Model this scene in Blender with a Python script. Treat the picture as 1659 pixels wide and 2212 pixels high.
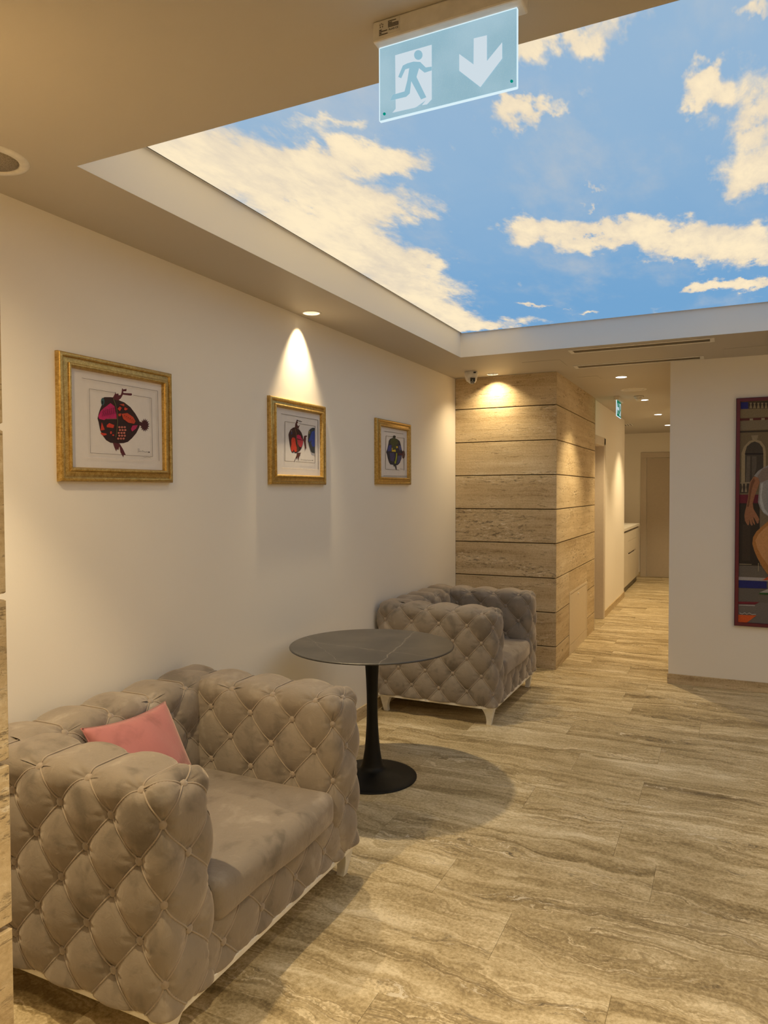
import bpy, bmesh, math, random
import numpy as np
from mathutils import Vector, Matrix

for o in list(bpy.data.objects):
    bpy.data.objects.remove(o)
scene = bpy.context.scene
COL = scene.collection
rnd = random.Random(7)

# ------------------------------------------------------------------ camera
CAM_H = 1.62
F_PX, YAW, PITCH, ROLL = 1553.9, 0.44441, 0.02858, -0.00407
cam_d = bpy.data.cameras.new('camera')
cam = bpy.data.objects.new('camera', cam_d)
COL.objects.link(cam)
_f = Vector((-math.sin(YAW) * math.cos(PITCH), math.cos(YAW) * math.cos(PITCH), -math.sin(PITCH)))
_r = Vector((math.cos(YAW), math.sin(YAW), 0))
_u = _r.cross(_f)
_r2 = _r * math.cos(ROLL) + _u * math.sin(ROLL)
_u2 = -_r * math.sin(ROLL) + _u * math.cos(ROLL)
M = Matrix.Identity(4)
for i in range(3):
    M[i][0], M[i][1], M[i][2] = _r2[i], _u2[i], -_f[i]
M[2][3] = CAM_H
cam.matrix_world = M
cam_d.sensor_fit = 'VERTICAL'
cam_d.sensor_height = 36.0
cam_d.lens = F_PX * 36.0 / 2212.0
cam_d.clip_start = 0.02
scene.camera = cam

# ------------------------------------------------------------------ world / exposure / light levels
world = bpy.data.worlds.new('world')
scene.world = world
world.use_nodes = True
world.node_tree.nodes['Background'].inputs[0].default_value = (0.9, 0.75, 0.55, 1)
world.node_tree.nodes['Background'].inputs[1].default_value = 0.02
scene.view_settings.view_transform = 'Standard'
scene.view_settings.look = 'None'
scene.view_settings.exposure = 0.0
scene.view_settings.gamma = 1.0
scene.view_settings.use_curve_mapping = False
scene.cycles.max_bounces = 8
scene.cycles.diffuse_bounces = 6
scene.cycles.sample_clamp_indirect = 4.0

WARM = (1.0, 0.765, 0.43)
SKY_STRENGTH = 1.12          # backlit ceiling print
P_WALL = 85                 # wall washer over the middle picture
P_STONE = 52                # washer on the stone column
P_CORR = 110                 # corridor downlights
P_ROOM = 92                 # downlights around the camera

# room measures (m): camera stands at x=0, y=0; left wall x = XW
XW, XR = -2.340, 2.35
YB = -1.7
ZC, ZS = 2.686, 2.874
COVE = (-1.926, 1.72, 1.95, 5.481)
CX, CY0, CY1 = -1.380, 6.504, 8.582          # stone column
YP, XP = 6.452, -0.430                         # painting wall
YE = 14.27                                     # corridor end

# ---- print and painting outlines (m): ink areas on the sheets
ART1=[('fish_body',(0.026,0.007,0.006),[(2.204,2.015),(2.2355,2.0187),(2.263,2.0201),(2.286,2.0104),(2.3142,2.0046),(2.3474,1.9885),(2.3763,1.9625),(2.3957,1.9387),(2.4029,1.9266),(2.3976,1.906),(2.3797,1.8791),(2.3547,1.8557),(2.3301,1.8379),(2.3061,1.8311),(2.2639,1.8269),(2.2318,1.8285),(2.2095,1.8375),(2.192,1.8554),(2.1792,1.8751),(2.1711,1.9087),(2.1661,1.9236),(2.1717,1.9429),(2.1787,1.9607),(2.1901,1.9825),(2.1859,1.9957),(2.1928,2.0085)]),('fin',(0.098,0.013,0.021),[(2.2492,2.0185),(2.2614,2.0357),(2.263,2.0453),(2.267,2.0357),(2.2795,2.0396),(2.2817,2.0318),(2.2935,2.0353),(2.2984,2.0472),(2.3011,2.0646),(2.3081,2.0598),(2.3272,2.0651),(2.3246,2.054),(2.3079,2.052),(2.3078,2.0448),(2.3559,2.0489),(2.3582,2.0419),(2.3484,2.0383),(2.3053,2.0374),(2.2932,2.0201),(2.2766,2.0093),(2.2582,2.0108)]),('fin',(0.098,0.013,0.021),[(2.2455,1.8293),(2.2534,1.8104),(2.2632,1.7934),(2.2671,1.8041),(2.275,1.7992),(2.2813,1.8155),(2.2865,1.7909),(2.3026,1.7696),(2.3052,1.7811),(2.317,1.7798),(2.3009,1.8059),(2.2825,1.8279)]),('tail',(0.061,0.01,0.014),[(2.45,1.9194),(2.4591,1.9139),(2.4482,1.9111),(2.4539,1.902),(2.4433,1.904),(2.4446,1.893),(2.4362,1.8993),(2.433,1.8883),(2.4282,1.8978),(2.4211,1.8887),(2.4206,1.8998),(2.4108,1.8941),(2.4147,1.9049),(2.404,1.9036),(2.4116,1.9122),(2.4017,1.9155),(2.4118,1.9204),(2.4044,1.9278),(2.4152,1.9282),(2.4116,1.9384),(2.4212,1.9343),(2.4221,1.9455),(2.4289,1.9375),(2.4341,1.9479),(2.4369,1.9373),(2.4456,1.945),(2.4438,1.9338),(2.4545,1.9375),(2.4485,1.9274),(2.4593,1.9264)]),('tail',(0.061,0.01,0.014),[(2.398,1.9316),(2.4181,1.9278),(2.4177,1.9076),(2.3977,1.9152)]),('cheek',(0.445,0.012,0.114),[(2.2122,1.9779),(2.235,1.9942),(2.2576,1.9827),(2.2663,1.952),(2.2682,1.931),(2.2112,1.9259),(2.1999,1.9198),(2.1735,1.9226),(2.1694,1.9325),(2.1807,1.9541),(2.1987,1.9696)]),('eye',(0.032,0.098,0.107),[(2.2028,1.9966),(2.2017,1.9897),(2.1992,1.9841),(2.1955,1.9807),(2.1916,1.9803),(2.1881,1.9829),(2.1858,1.988),(2.185,1.9946),(2.186,2.0014),(2.1886,2.0071),(2.1922,2.0105),(2.1961,2.0109),(2.1996,2.0083),(2.202,2.0032)]),('eye',(0.006,0.01,0.012),[(2.1973,1.9919),(2.1964,1.9869),(2.1941,1.9837),(2.1914,1.9834),(2.1892,1.9861),(2.1885,1.9909),(2.1894,1.9958),(2.1917,1.9991),(2.1944,1.9994),(2.1966,1.9966)]),('spot',(0.552,0.042,0.018),[(2.1865,1.91),(2.2023,1.8803),(2.1801,1.8752)]),('spot',(0.552,0.042,0.018),[(2.179,1.8665),(2.21,1.8653),(2.2122,1.8602),(2.1942,1.8549),(2.1833,1.8599)]),('spot',(0.552,0.042,0.018),[(2.2129,1.9001),(2.2266,1.9099),(2.2538,1.9035),(2.249,1.8908),(2.2128,1.8915)]),('spot',(0.552,0.042,0.018),[(2.2404,1.8709),(2.2387,1.8664),(2.2348,1.8642),(2.231,1.8658),(2.2295,1.8701),(2.2312,1.8747),(2.235,1.8768),(2.2389,1.8753)]),('spot',(0.552,0.042,0.018),[(2.253,1.8613),(2.2512,1.859),(2.247,1.8577),(2.2428,1.8584),(2.2411,1.8605),(2.2429,1.8628),(2.2471,1.8641),(2.2513,1.8634)]),('spot',(0.552,0.042,0.018),[(2.2722,1.9737),(2.2855,1.9856),(2.2957,1.9796),(2.2851,1.9651)]),('spot',(0.552,0.042,0.018),[(2.3128,1.9849),(2.3314,1.9797),(2.3183,1.9712),(2.3088,1.9738)]),('spot',(0.515,0.054,0.018),[(2.2943,1.9546),(2.3276,1.9614),(2.3613,1.9466),(2.3742,1.9296),(2.3656,1.918),(2.3317,1.9205),(2.3033,1.9342)]),('spot',(0.402,0.045,0.018),[(2.2833,1.9942),(2.3093,1.9988),(2.3115,1.9883),(2.2973,1.9897)]),('spot',(0.515,0.054,0.018),[(2.2756,1.9528),(2.292,1.9562),(2.2904,1.9454),(2.2777,1.9425)]),('spot',(0.376,0.013,0.091),[(2.3557,1.9099),(2.3863,1.9142),(2.3751,1.897),(2.3528,1.8837),(2.3457,1.8947)]),('rib',(0.122,0.117,0.042),[(2.2476,2.0144),(2.2599,1.9896),(2.2685,1.9591),(2.2695,1.9171),(2.2642,1.8781),(2.2582,1.8531),(2.2614,1.8529),(2.2674,1.878),(2.2728,1.9173),(2.2717,1.9597),(2.263,1.9906),(2.2506,2.0156)]),('rib',(0.122,0.117,0.042),[(2.2112,1.9244),(2.2705,1.9296),(2.2705,1.9314),(2.2112,1.9261)]),('scale',(0.515,0.162,0.122),[(2.2866,1.8973),(2.2846,1.8939),(2.28,1.8922),(2.2754,1.8931),(2.2736,1.8962),(2.2755,1.8996),(2.2802,1.9014),(2.2848,1.9004)]),('scale',(0.515,0.162,0.122),[(2.3017,1.8985),(2.2997,1.895),(2.295,1.8933),(2.2904,1.8943),(2.2885,1.8974),(2.2905,1.9008),(2.2952,1.9026),(2.2998,1.9016)]),('scale',(0.515,0.162,0.122),[(2.3169,1.8997),(2.3149,1.8962),(2.3102,1.8945),(2.3055,1.8955),(2.3036,1.8986),(2.3056,1.902),(2.3103,1.9038),(2.315,1.9028)]),('scale',(0.515,0.162,0.122),[(2.2892,1.8854),(2.2872,1.882),(2.2826,1.8803),(2.278,1.8813),(2.2761,1.8844),(2.2781,1.8878),(2.2827,1.8895),(2.2874,1.8885)]),('scale',(0.515,0.162,0.122),[(2.3043,1.8866),(2.3023,1.8831),(2.2976,1.8814),(2.293,1.8824),(2.2911,1.8856),(2.2931,1.889),(2.2978,1.8907),(2.3024,1.8897)]),('scale',(0.515,0.162,0.122),[(2.3196,1.8877),(2.3175,1.8843),(2.3128,1.8826),(2.3081,1.8836),(2.3062,1.8867),(2.3082,1.8901),(2.313,1.8919),(2.3177,1.8909)]),('scale',(0.515,0.162,0.122),[(2.2824,1.8729),(2.2804,1.8695),(2.2758,1.8678),(2.2712,1.8688),(2.2694,1.872),(2.2713,1.8753),(2.276,1.877),(2.2806,1.876)]),('scale',(0.515,0.162,0.122),[(2.2975,1.874),(2.2955,1.8706),(2.2908,1.8689),(2.2862,1.8699),(2.2843,1.873),(2.2863,1.8764),(2.291,1.8781),(2.2956,1.8771)]),('scale',(0.515,0.162,0.122),[(2.3126,1.8751),(2.3106,1.8716),(2.3059,1.8699),(2.3012,1.871),(2.2994,1.8741),(2.3014,1.8775),(2.3061,1.8792),(2.3108,1.8782)]),('scale',(0.515,0.162,0.122),[(2.285,1.861),(2.283,1.8576),(2.2784,1.856),(2.2738,1.857),(2.2719,1.8601),(2.2739,1.8635),(2.2785,1.8652),(2.2831,1.8642)]),('scale',(0.515,0.162,0.122),[(2.3001,1.8621),(2.2981,1.8587),(2.2934,1.857),(2.2887,1.858),(2.2869,1.8612),(2.2889,1.8646),(2.2936,1.8662),(2.2982,1.8652)]),('scale',(0.515,0.162,0.122),[(2.3153,1.8631),(2.3133,1.8597),(2.3085,1.858),(2.3038,1.859),(2.302,1.8622),(2.304,1.8656),(2.3087,1.8673),(2.3134,1.8662)]),('scale',(0.515,0.162,0.122),[(2.2782,1.8486),(2.2763,1.8452),(2.2716,1.8435),(2.267,1.8446),(2.2652,1.8477),(2.2672,1.8511),(2.2718,1.8527),(2.2764,1.8517)]),('scale',(0.515,0.162,0.122),[(2.2932,1.8495),(2.2912,1.8461),(2.2866,1.8445),(2.282,1.8455),(2.2801,1.8487),(2.2821,1.8521),(2.2867,1.8537),(2.2914,1.8527)]),('scale',(0.515,0.162,0.122),[(2.3084,1.8505),(2.3064,1.8471),(2.3016,1.8454),(2.297,1.8465),(2.2951,1.8496),(2.2971,1.853),(2.3018,1.8547),(2.3065,1.8537)]),('cheek_mark',(0.08,0.003,0.026),[(2.1902,1.9342),(2.194,1.945),(2.1915,1.9533),(2.1968,1.9604),(2.1949,1.9611),(2.1893,1.9533),(2.1918,1.9449),(2.1881,1.9344)]),('cheek_mark',(0.08,0.003,0.026),[(2.2009,1.9369),(2.2047,1.9488),(2.2022,1.9564),(2.2075,1.9635),(2.2056,1.9642),(2.2,1.9564),(2.2025,1.9487),(2.1987,1.9371)]),('cheek_mark',(0.08,0.003,0.026),[(2.2117,1.9396),(2.2155,1.9526),(2.213,1.9595),(2.2183,1.9667),(2.2164,1.9674),(2.2107,1.9596),(2.2133,1.9525),(2.2095,1.9398)]),('cheek_mark',(0.08,0.003,0.026),[(2.2225,1.9424),(2.2264,1.9565),(2.2238,1.9627),(2.2292,1.9699),(2.2273,1.9706),(2.2216,1.9627),(2.2241,1.9563),(2.2203,1.9425)]),('cheek_mark',(0.08,0.003,0.026),[(2.2334,1.9452),(2.2373,1.9603),(2.2347,1.9659),(2.2401,1.9731),(2.2382,1.9738),(2.2325,1.9659),(2.2351,1.9602),(2.2312,1.9453)]),('cheek_mark',(0.08,0.003,0.026),[(2.2444,1.948),(2.2483,1.9642),(2.2457,1.9691),(2.2512,1.9763),(2.2492,1.977),(2.2434,1.9691),(2.2461,1.964),(2.2421,1.9481)]),('cheek_mark',(0.08,0.003,0.026),[(2.2554,1.9508),(2.2594,1.9681),(2.2567,1.9723),(2.2623,1.9796),(2.2603,1.9803),(2.2545,1.9724),(2.2571,1.9679),(2.2531,1.9508)]),('spot',(0.156,0.013,0.007),[(2.3112,1.9491),(2.3097,1.9471),(2.3069,1.9469),(2.3055,1.9486),(2.307,1.9506),(2.3098,1.9508)]),('spot',(0.156,0.013,0.007),[(2.3216,1.9454),(2.3201,1.9434),(2.3173,1.9432),(2.3159,1.9449),(2.3173,1.9469),(2.3202,1.9472)]),('spot',(0.156,0.013,0.007),[(2.3321,1.9417),(2.3306,1.9397),(2.3277,1.9395),(2.3263,1.9412),(2.3278,1.9432),(2.3307,1.9435)]),('spot',(0.156,0.013,0.007),[(2.3426,1.938),(2.3411,1.936),(2.3382,1.9358),(2.3368,1.9375),(2.3383,1.9395),(2.3412,1.9398)]),('spot',(0.156,0.013,0.007),[(2.3532,1.9343),(2.3517,1.9323),(2.3488,1.932),(2.3474,1.9338),(2.3489,1.9358),(2.3518,1.936)]),('spot',(0.156,0.013,0.007),[(2.3639,1.9305),(2.3624,1.9285),(2.3594,1.9282),(2.358,1.93),(2.3595,1.932),(2.3625,1.9323)]),('print_line',(0.141,0.114,0.102),[(2.1198,2.0381),(2.2609,2.0381),(2.2612,2.0395),(2.1201,2.0395)]),('print_line',(0.141,0.114,0.102),[(2.358,2.0401),(2.4676,2.0404),(2.4679,2.0419),(2.3583,2.0416)]),('print_line',(0.141,0.114,0.102),[(2.4667,2.0411),(2.4697,1.7801),(2.4718,1.7803),(2.4688,2.0413)]),('print_line',(0.141,0.114,0.102),[(2.4708,1.781),(2.3123,1.7804),(2.3122,1.7789),(2.4707,1.7794)]),('print_line',(0.141,0.114,0.102),[(2.291,1.7808),(2.1213,1.7811),(2.1211,1.7797),(2.2909,1.7794)]),('print_line',(0.141,0.114,0.102),[(2.122,1.7805),(2.1208,2.0389),(2.1191,2.0387),(2.1204,1.7804)]),('print_line',(0.141,0.114,0.102),[(2.0838,2.076),(2.506,2.0764),(2.5064,2.078),(2.0841,2.0774)]),('print_line',(0.141,0.114,0.102),[(2.5051,2.0771),(2.5089,1.7617),(2.511,1.7618),(2.5072,2.0773)]),('print_emboss',(0.753,0.68,0.644),[(2.0851,1.7599),(2.5083,1.7608),(2.5085,1.7627),(2.0852,1.7615)]),('signature',(0.021,0.017,0.017),[(2.3787,1.8074),(2.3865,1.8107),(2.3868,1.8062),(2.3792,1.8011),(2.3871,1.7993),(2.3796,1.7963),(2.3805,1.7951),(2.3891,1.7994),(2.3812,1.8013),(2.3886,1.8057),(2.3872,1.8121),(2.3779,1.8087)]),('signature',(0.021,0.017,0.017),[(2.3887,1.7978),(2.393,1.8011),(2.397,1.7973),(2.4015,1.8011),(2.4061,1.7975),(2.4097,1.8056),(2.4114,1.7978),(2.4171,1.8008),(2.4209,1.7973),(2.4309,1.7989),(2.4461,1.7981),(2.4464,1.7996),(2.4309,1.8004),(2.4215,1.7988),(2.4173,1.8023),(2.4128,1.7989),(2.4098,1.8071),(2.405,1.7986),(2.4017,1.8026),(2.3971,1.7987),(2.3932,1.8026),(2.3874,1.7988)]),('signature',(0.021,0.017,0.017),[(2.4519,1.7991),(2.4505,1.797),(2.4472,1.7959),(2.444,1.7967),(2.4426,1.7987),(2.444,1.8009),(2.4473,1.8019),(2.4506,1.8012)]),('signature',(0.188,0.156,0.141),[(2.4136,1.7743),(2.4254,1.7733),(2.433,1.7758),(2.4559,1.7734),(2.4563,1.7746),(2.4331,1.777),(2.4253,1.7744),(2.4138,1.7754)])]
ART2=[('fish_body',(0.042,0.011,0.008),[(3.66,2.0056),(3.6392,2.0012),(3.6117,1.988),(3.5945,1.9664),(3.5893,1.955),(3.5956,1.9242),(3.6036,1.8933),(3.6134,1.8679),(3.6235,1.8536),(3.6372,1.8524),(3.6476,1.8585),(3.6579,1.8515),(3.6718,1.8512),(3.6806,1.8544),(3.6929,1.8588),(3.7143,1.8673),(3.7323,1.8834),(3.747,1.907),(3.7545,1.9322),(3.7494,1.9547),(3.7336,1.9783),(3.7089,1.9954),(3.6809,2.0035)]),('fin',(0.08,0.018,0.012),[(3.66,2.0056),(3.6638,2.0255),(3.6744,2.0395),(3.6833,2.0525),(3.6921,2.0514),(3.6884,2.0407),(3.6971,2.0339),(3.683,2.029),(3.6882,2.0219),(3.6933,2.0148),(3.7171,2.0228),(3.7027,2.0071),(3.7097,1.9992),(3.6809,2.0026)]),('fin',(0.08,0.018,0.012),[(3.6806,1.8544),(3.6751,1.8373),(3.6443,1.7977),(3.6502,1.798),(3.6686,1.822),(3.6818,1.8169),(3.689,1.8322),(3.6957,1.8052),(3.7056,1.8329),(3.7175,1.841),(3.714,1.8465),(3.7284,1.857),(3.707,1.8557)]),('tail',(0.091,0.019,0.016),[(3.7538,1.9341),(3.7621,1.9594),(3.7767,1.9642),(3.8013,1.9639),(3.7839,1.9532),(3.7856,1.9437),(3.7817,1.9243),(3.7851,1.9053),(3.7873,1.8824),(3.7775,1.8858),(3.7718,1.8683),(3.7685,1.8949),(3.7598,1.923)]),('spot',(0.539,0.038,0.014),[(3.6281,1.941),(3.6488,1.9433),(3.6625,1.9377),(3.6674,1.9081),(3.6792,1.8825),(3.679,1.8637),(3.6684,1.8576),(3.6545,1.8588),(3.6443,1.8732),(3.639,1.8618),(3.6269,1.8575),(3.6151,1.868),(3.6136,1.8809),(3.6207,1.8998),(3.6176,1.9237)]),('spot',(0.445,0.01,0.076),[(3.6803,1.9576),(3.6944,1.9642),(3.7226,1.9586),(3.7296,1.9458),(3.751,1.9339),(3.7366,1.9349),(3.68,1.9407)]),('spot',(0.413,0.03,0.048),[(3.6817,1.9352),(3.7509,1.931),(3.7471,1.9127),(3.7288,1.8889),(3.7075,1.8915),(3.6901,1.9094)]),('eye',(0.032,0.03,0.08),[(3.6312,1.9681),(3.6303,1.964),(3.6278,1.9606),(3.6242,1.9586),(3.6202,1.9583),(3.6167,1.9599),(3.6143,1.9629),(3.6135,1.9669),(3.6144,1.9709),(3.6169,1.9743),(3.6205,1.9764),(3.6244,1.9767),(3.628,1.9752),(3.6304,1.9721)]),('eye',(0.402,0.376,0.352),[(3.6246,1.9806),(3.6235,1.9787),(3.6211,1.9778),(3.6187,1.9784),(3.6177,1.9801),(3.6188,1.982),(3.6212,1.983),(3.6236,1.9824)]),('rib',(0.262,0.156,0.061),[(3.6618,1.9935),(3.6718,1.9644),(3.6765,1.9272),(3.6901,1.8924),(3.6861,1.8641),(3.6893,1.8642),(3.6932,1.8927),(3.6797,1.9277),(3.6749,1.9648),(3.6649,1.994)]),('fish_body',(0.034,0.04,0.048),[(3.8873,2.0187),(3.8589,2.0174),(3.8363,2.0089),(3.8138,1.9937),(3.8099,1.9741),(3.8056,1.9296),(3.8128,1.9204),(3.8237,1.8978),(3.8382,1.8734),(3.8531,1.8625),(3.8852,1.8611)]),('spot',(0.027,0.054,0.305),[(3.8871,2.003),(3.8511,1.9926),(3.8357,1.9663),(3.8123,1.9358),(3.824,1.9269),(3.8504,1.942),(3.8426,1.9202),(3.8611,1.8979),(3.8858,1.9051)]),('eye',(0.305,0.262,0.102),[(3.8308,1.9872),(3.8298,1.9829),(3.8271,1.9794),(3.8232,1.9772),(3.8189,1.9769),(3.815,1.9785),(3.8124,1.9817),(3.8115,1.9858),(3.8125,1.9901),(3.8152,1.9936),(3.8191,1.9958),(3.8234,1.9961),(3.8273,1.9945),(3.8299,1.9913)]),('eye',(0.032,0.032,0.021),[(3.8248,1.9848),(3.8235,1.9812),(3.8203,1.9795),(3.8172,1.9807),(3.8159,1.9842),(3.8173,1.9878),(3.8204,1.9895),(3.8236,1.9883)]),('lettering',(0.038,0.01,0.01),[(3.6831,2.0497),(3.6945,2.0415),(3.7019,2.0477),(3.7106,2.041),(3.7181,2.0472),(3.7244,2.0413),(3.7378,2.0453),(3.7349,2.0481),(3.7268,2.0446),(3.719,2.0507),(3.7121,2.0444),(3.7033,2.0512),(3.6965,2.0449),(3.6885,2.0519)]),('print_line',(0.141,0.114,0.102),[(3.55,2.0289),(3.6601,2.0299),(3.6606,2.0318),(3.5505,2.0307)]),('print_line',(0.141,0.114,0.102),[(3.7021,2.0293),(3.8909,2.0287),(3.8916,2.0307),(3.7026,2.0312)]),('print_line',(0.141,0.114,0.102),[(3.8894,2.0296),(3.8837,1.7993),(3.8875,1.7994),(3.8932,2.0299)]),('print_line',(0.141,0.114,0.102),[(3.8846,1.8003),(3.6608,1.8017),(3.6605,1.7998),(3.8843,1.7984)]),('print_line',(0.141,0.114,0.102),[(3.6417,1.8016),(3.5471,1.8007),(3.5469,1.7989),(3.6415,1.7997)]),('print_line',(0.141,0.114,0.102),[(3.5486,1.7999),(3.5519,2.0299),(3.5486,2.0297),(3.5453,1.7997)]),('print_line',(0.141,0.114,0.102),[(3.5096,2.0705),(3.926,2.0699),(3.9267,2.0719),(3.5102,2.0724)]),('print_line',(0.141,0.114,0.102),[(3.9244,2.0708),(3.9223,1.7592),(3.9262,1.7593),(3.9283,2.0711)]),('print_emboss',(0.831,0.753,0.68),[(3.51,1.7577),(3.924,1.7572),(3.9245,1.7612),(3.5104,1.7613)]),('signature',(0.032,0.026,0.026),[(3.7204,1.8106),(3.7243,1.8196),(3.7269,1.8104),(3.7384,1.8154),(3.7455,1.81),(3.7565,1.8152),(3.7636,1.8101),(3.7746,1.8149),(3.7818,1.8104),(3.7949,1.8147),(3.8075,1.8117),(3.8562,1.8135),(3.8562,1.8152),(3.8079,1.8134),(3.7948,1.8164),(3.7821,1.8121),(3.7748,1.8166),(3.7639,1.8118),(3.7567,1.8169),(3.7459,1.8117),(3.7387,1.8171),(3.7286,1.8119),(3.7243,1.8213),(3.7173,1.811)]),('signature',(0.032,0.026,0.026),[(3.8634,1.8148),(3.8618,1.8131),(3.8581,1.8123),(3.8543,1.8128),(3.8528,1.8144),(3.8544,1.8161),(3.8581,1.817),(3.8619,1.8164)])]
ART3=[('fish_body',(0.023,0.023,0.042),[(5.0521,2.0329),(5.0054,2.0223),(4.9822,2.0058),(4.9744,1.9817),(4.9537,1.942),(4.9333,1.9175),(4.9483,1.899),(4.9632,1.8697),(4.9833,1.8425),(5.0088,1.8261),(5.066,1.8257),(5.0976,1.8202),(5.1457,1.826),(5.1838,1.8428),(5.217,1.8774),(5.231,1.9071),(5.234,1.9363),(5.2177,1.9645),(5.2015,1.9948),(5.1852,2.0161),(5.1474,2.027),(5.1047,2.0331)]),('spot',(0.054,0.065,0.025),[(5.0573,2.0322),(5.0105,2.0183),(5.0051,1.9921),(5.036,1.9788),(5.0461,1.9424),(5.1093,1.9457),(5.1203,1.9836),(5.1579,1.9945),(5.1528,2.0207),(5.11,2.0312)]),('spot',(0.034,0.048,0.231),[(4.9793,1.9713),(5.0308,1.9763),(5.0278,1.9307),(4.9586,1.9252),(4.9639,1.9468)]),('spot',(0.068,0.08,0.231),[(5.1686,1.9797),(5.2068,1.9818),(5.2231,1.9514),(5.1846,1.9406),(5.1685,1.9575)]),('spot',(0.058,0.058,0.162),[(5.1464,1.899),(5.2172,1.9065),(5.2059,1.8725),(5.1621,1.8421),(5.1297,1.8322)]),('spot',(0.045,0.042,0.127),[(4.9942,1.914),(5.0773,1.92),(5.0929,1.8901),(5.0662,1.8519),(5.009,1.8542)]),('spot',(0.61,0.445,0.032),[(5.0348,1.957),(5.0462,1.9533),(5.0461,1.9392),(5.104,1.9454),(5.1102,1.9277),(5.0355,1.9263)]),('spot',(0.61,0.445,0.032),[(5.1148,1.9723),(5.147,1.974),(5.1468,1.9564),(5.1319,1.9633),(5.12,1.9528)]),('spot',(0.305,0.332,0.03),[(5.1144,1.9196),(5.1347,1.9183),(5.1301,1.8806),(5.1094,1.8359),(5.0871,1.8352),(5.082,1.8481),(5.0979,1.8618),(5.1088,1.8908)]),('fin',(0.032,0.034,0.023),[(5.1101,2.0444),(5.1072,2.0392),(5.0991,2.0348),(5.0874,2.0318),(5.0745,2.031),(5.0629,2.0324),(5.055,2.0358),(5.0522,2.0405),(5.0551,2.0456),(5.0631,2.0501),(5.0747,2.0531),(5.0876,2.054),(5.0992,2.0526),(5.1073,2.0491)]),('tail',(0.093,0.032,0.032),[(5.2313,1.9384),(5.2563,1.9446),(5.2786,1.9407),(5.288,1.9141),(5.2782,1.8911),(5.2502,1.8805),(5.2325,1.887)]),('fin',(0.03,0.03,0.032),[(5.0581,1.8266),(5.0764,1.8103),(5.0896,1.8199),(5.1069,1.7919),(5.1239,1.7884),(5.1199,1.8142),(5.1083,1.826)]),('spot',(0.102,0.021,0.032),[(5.1519,1.9235),(5.2339,1.9184),(5.2282,1.907),(5.1626,1.9085)]),('print_line',(0.188,0.156,0.127),[(4.8994,2.0725),(5.2513,2.0749),(5.2523,2.0776),(4.9003,2.0751)]),('print_line',(0.188,0.156,0.127),[(4.929,2.0385),(5.0465,2.0389),(5.0474,2.0415),(4.9299,2.0411)]),('print_line',(0.188,0.156,0.127),[(5.1204,2.0394),(5.2679,2.0423),(5.2686,2.045),(5.1211,2.042)]),('print_line',(0.188,0.156,0.127),[(5.2649,2.0435),(5.26,1.7869),(5.2668,1.787),(5.2716,2.0439)]),('print_line',(0.188,0.156,0.127),[(4.9169,1.7867),(5.1723,1.7867),(5.1727,1.7894),(4.9173,1.7893)]),('print_line',(0.188,0.156,0.127),[(4.9201,1.7881),(4.9324,2.04),(4.9264,2.0396),(4.9141,1.788)]),('print_line',(0.188,0.156,0.127),[(4.8818,1.7361),(5.3223,1.7411),(5.3224,1.7438),(4.8819,1.7386)]),('signature',(0.045,0.038,0.032),[(5.1814,1.7998),(5.1967,1.7931),(5.2049,1.7989),(5.2156,1.7925),(5.2273,1.7973),(5.2394,1.7933),(5.2429,1.7952),(5.2274,1.7995),(5.217,1.7947),(5.2057,1.8011),(5.1974,1.7953),(5.1856,1.8013)])]
BANDS=[('wall_area',(0.162,0.122,0.068),2.3413,1.5148),('cornice',(0.216,0.168,0.098),2.2629,2.1963),('brick_strip',(0.093,0.018,0.018),2.1909,2.1737),('cornice',(0.195,0.156,0.102),2.1692,2.0989),('shadow_line',(0.042,0.032,0.021),2.0917,2.0773),('red_band',(0.127,0.01,0.023),1.5827,1.513),('ground',(0.122,0.102,0.084),1.0151,0.9204),('white_strip',(0.352,0.328,0.328),0.9222,0.8967),('step',(0.117,0.102,0.089),0.8967,0.7234),('step',(0.144,0.125,0.117),0.7234,0.5572)]
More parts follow.
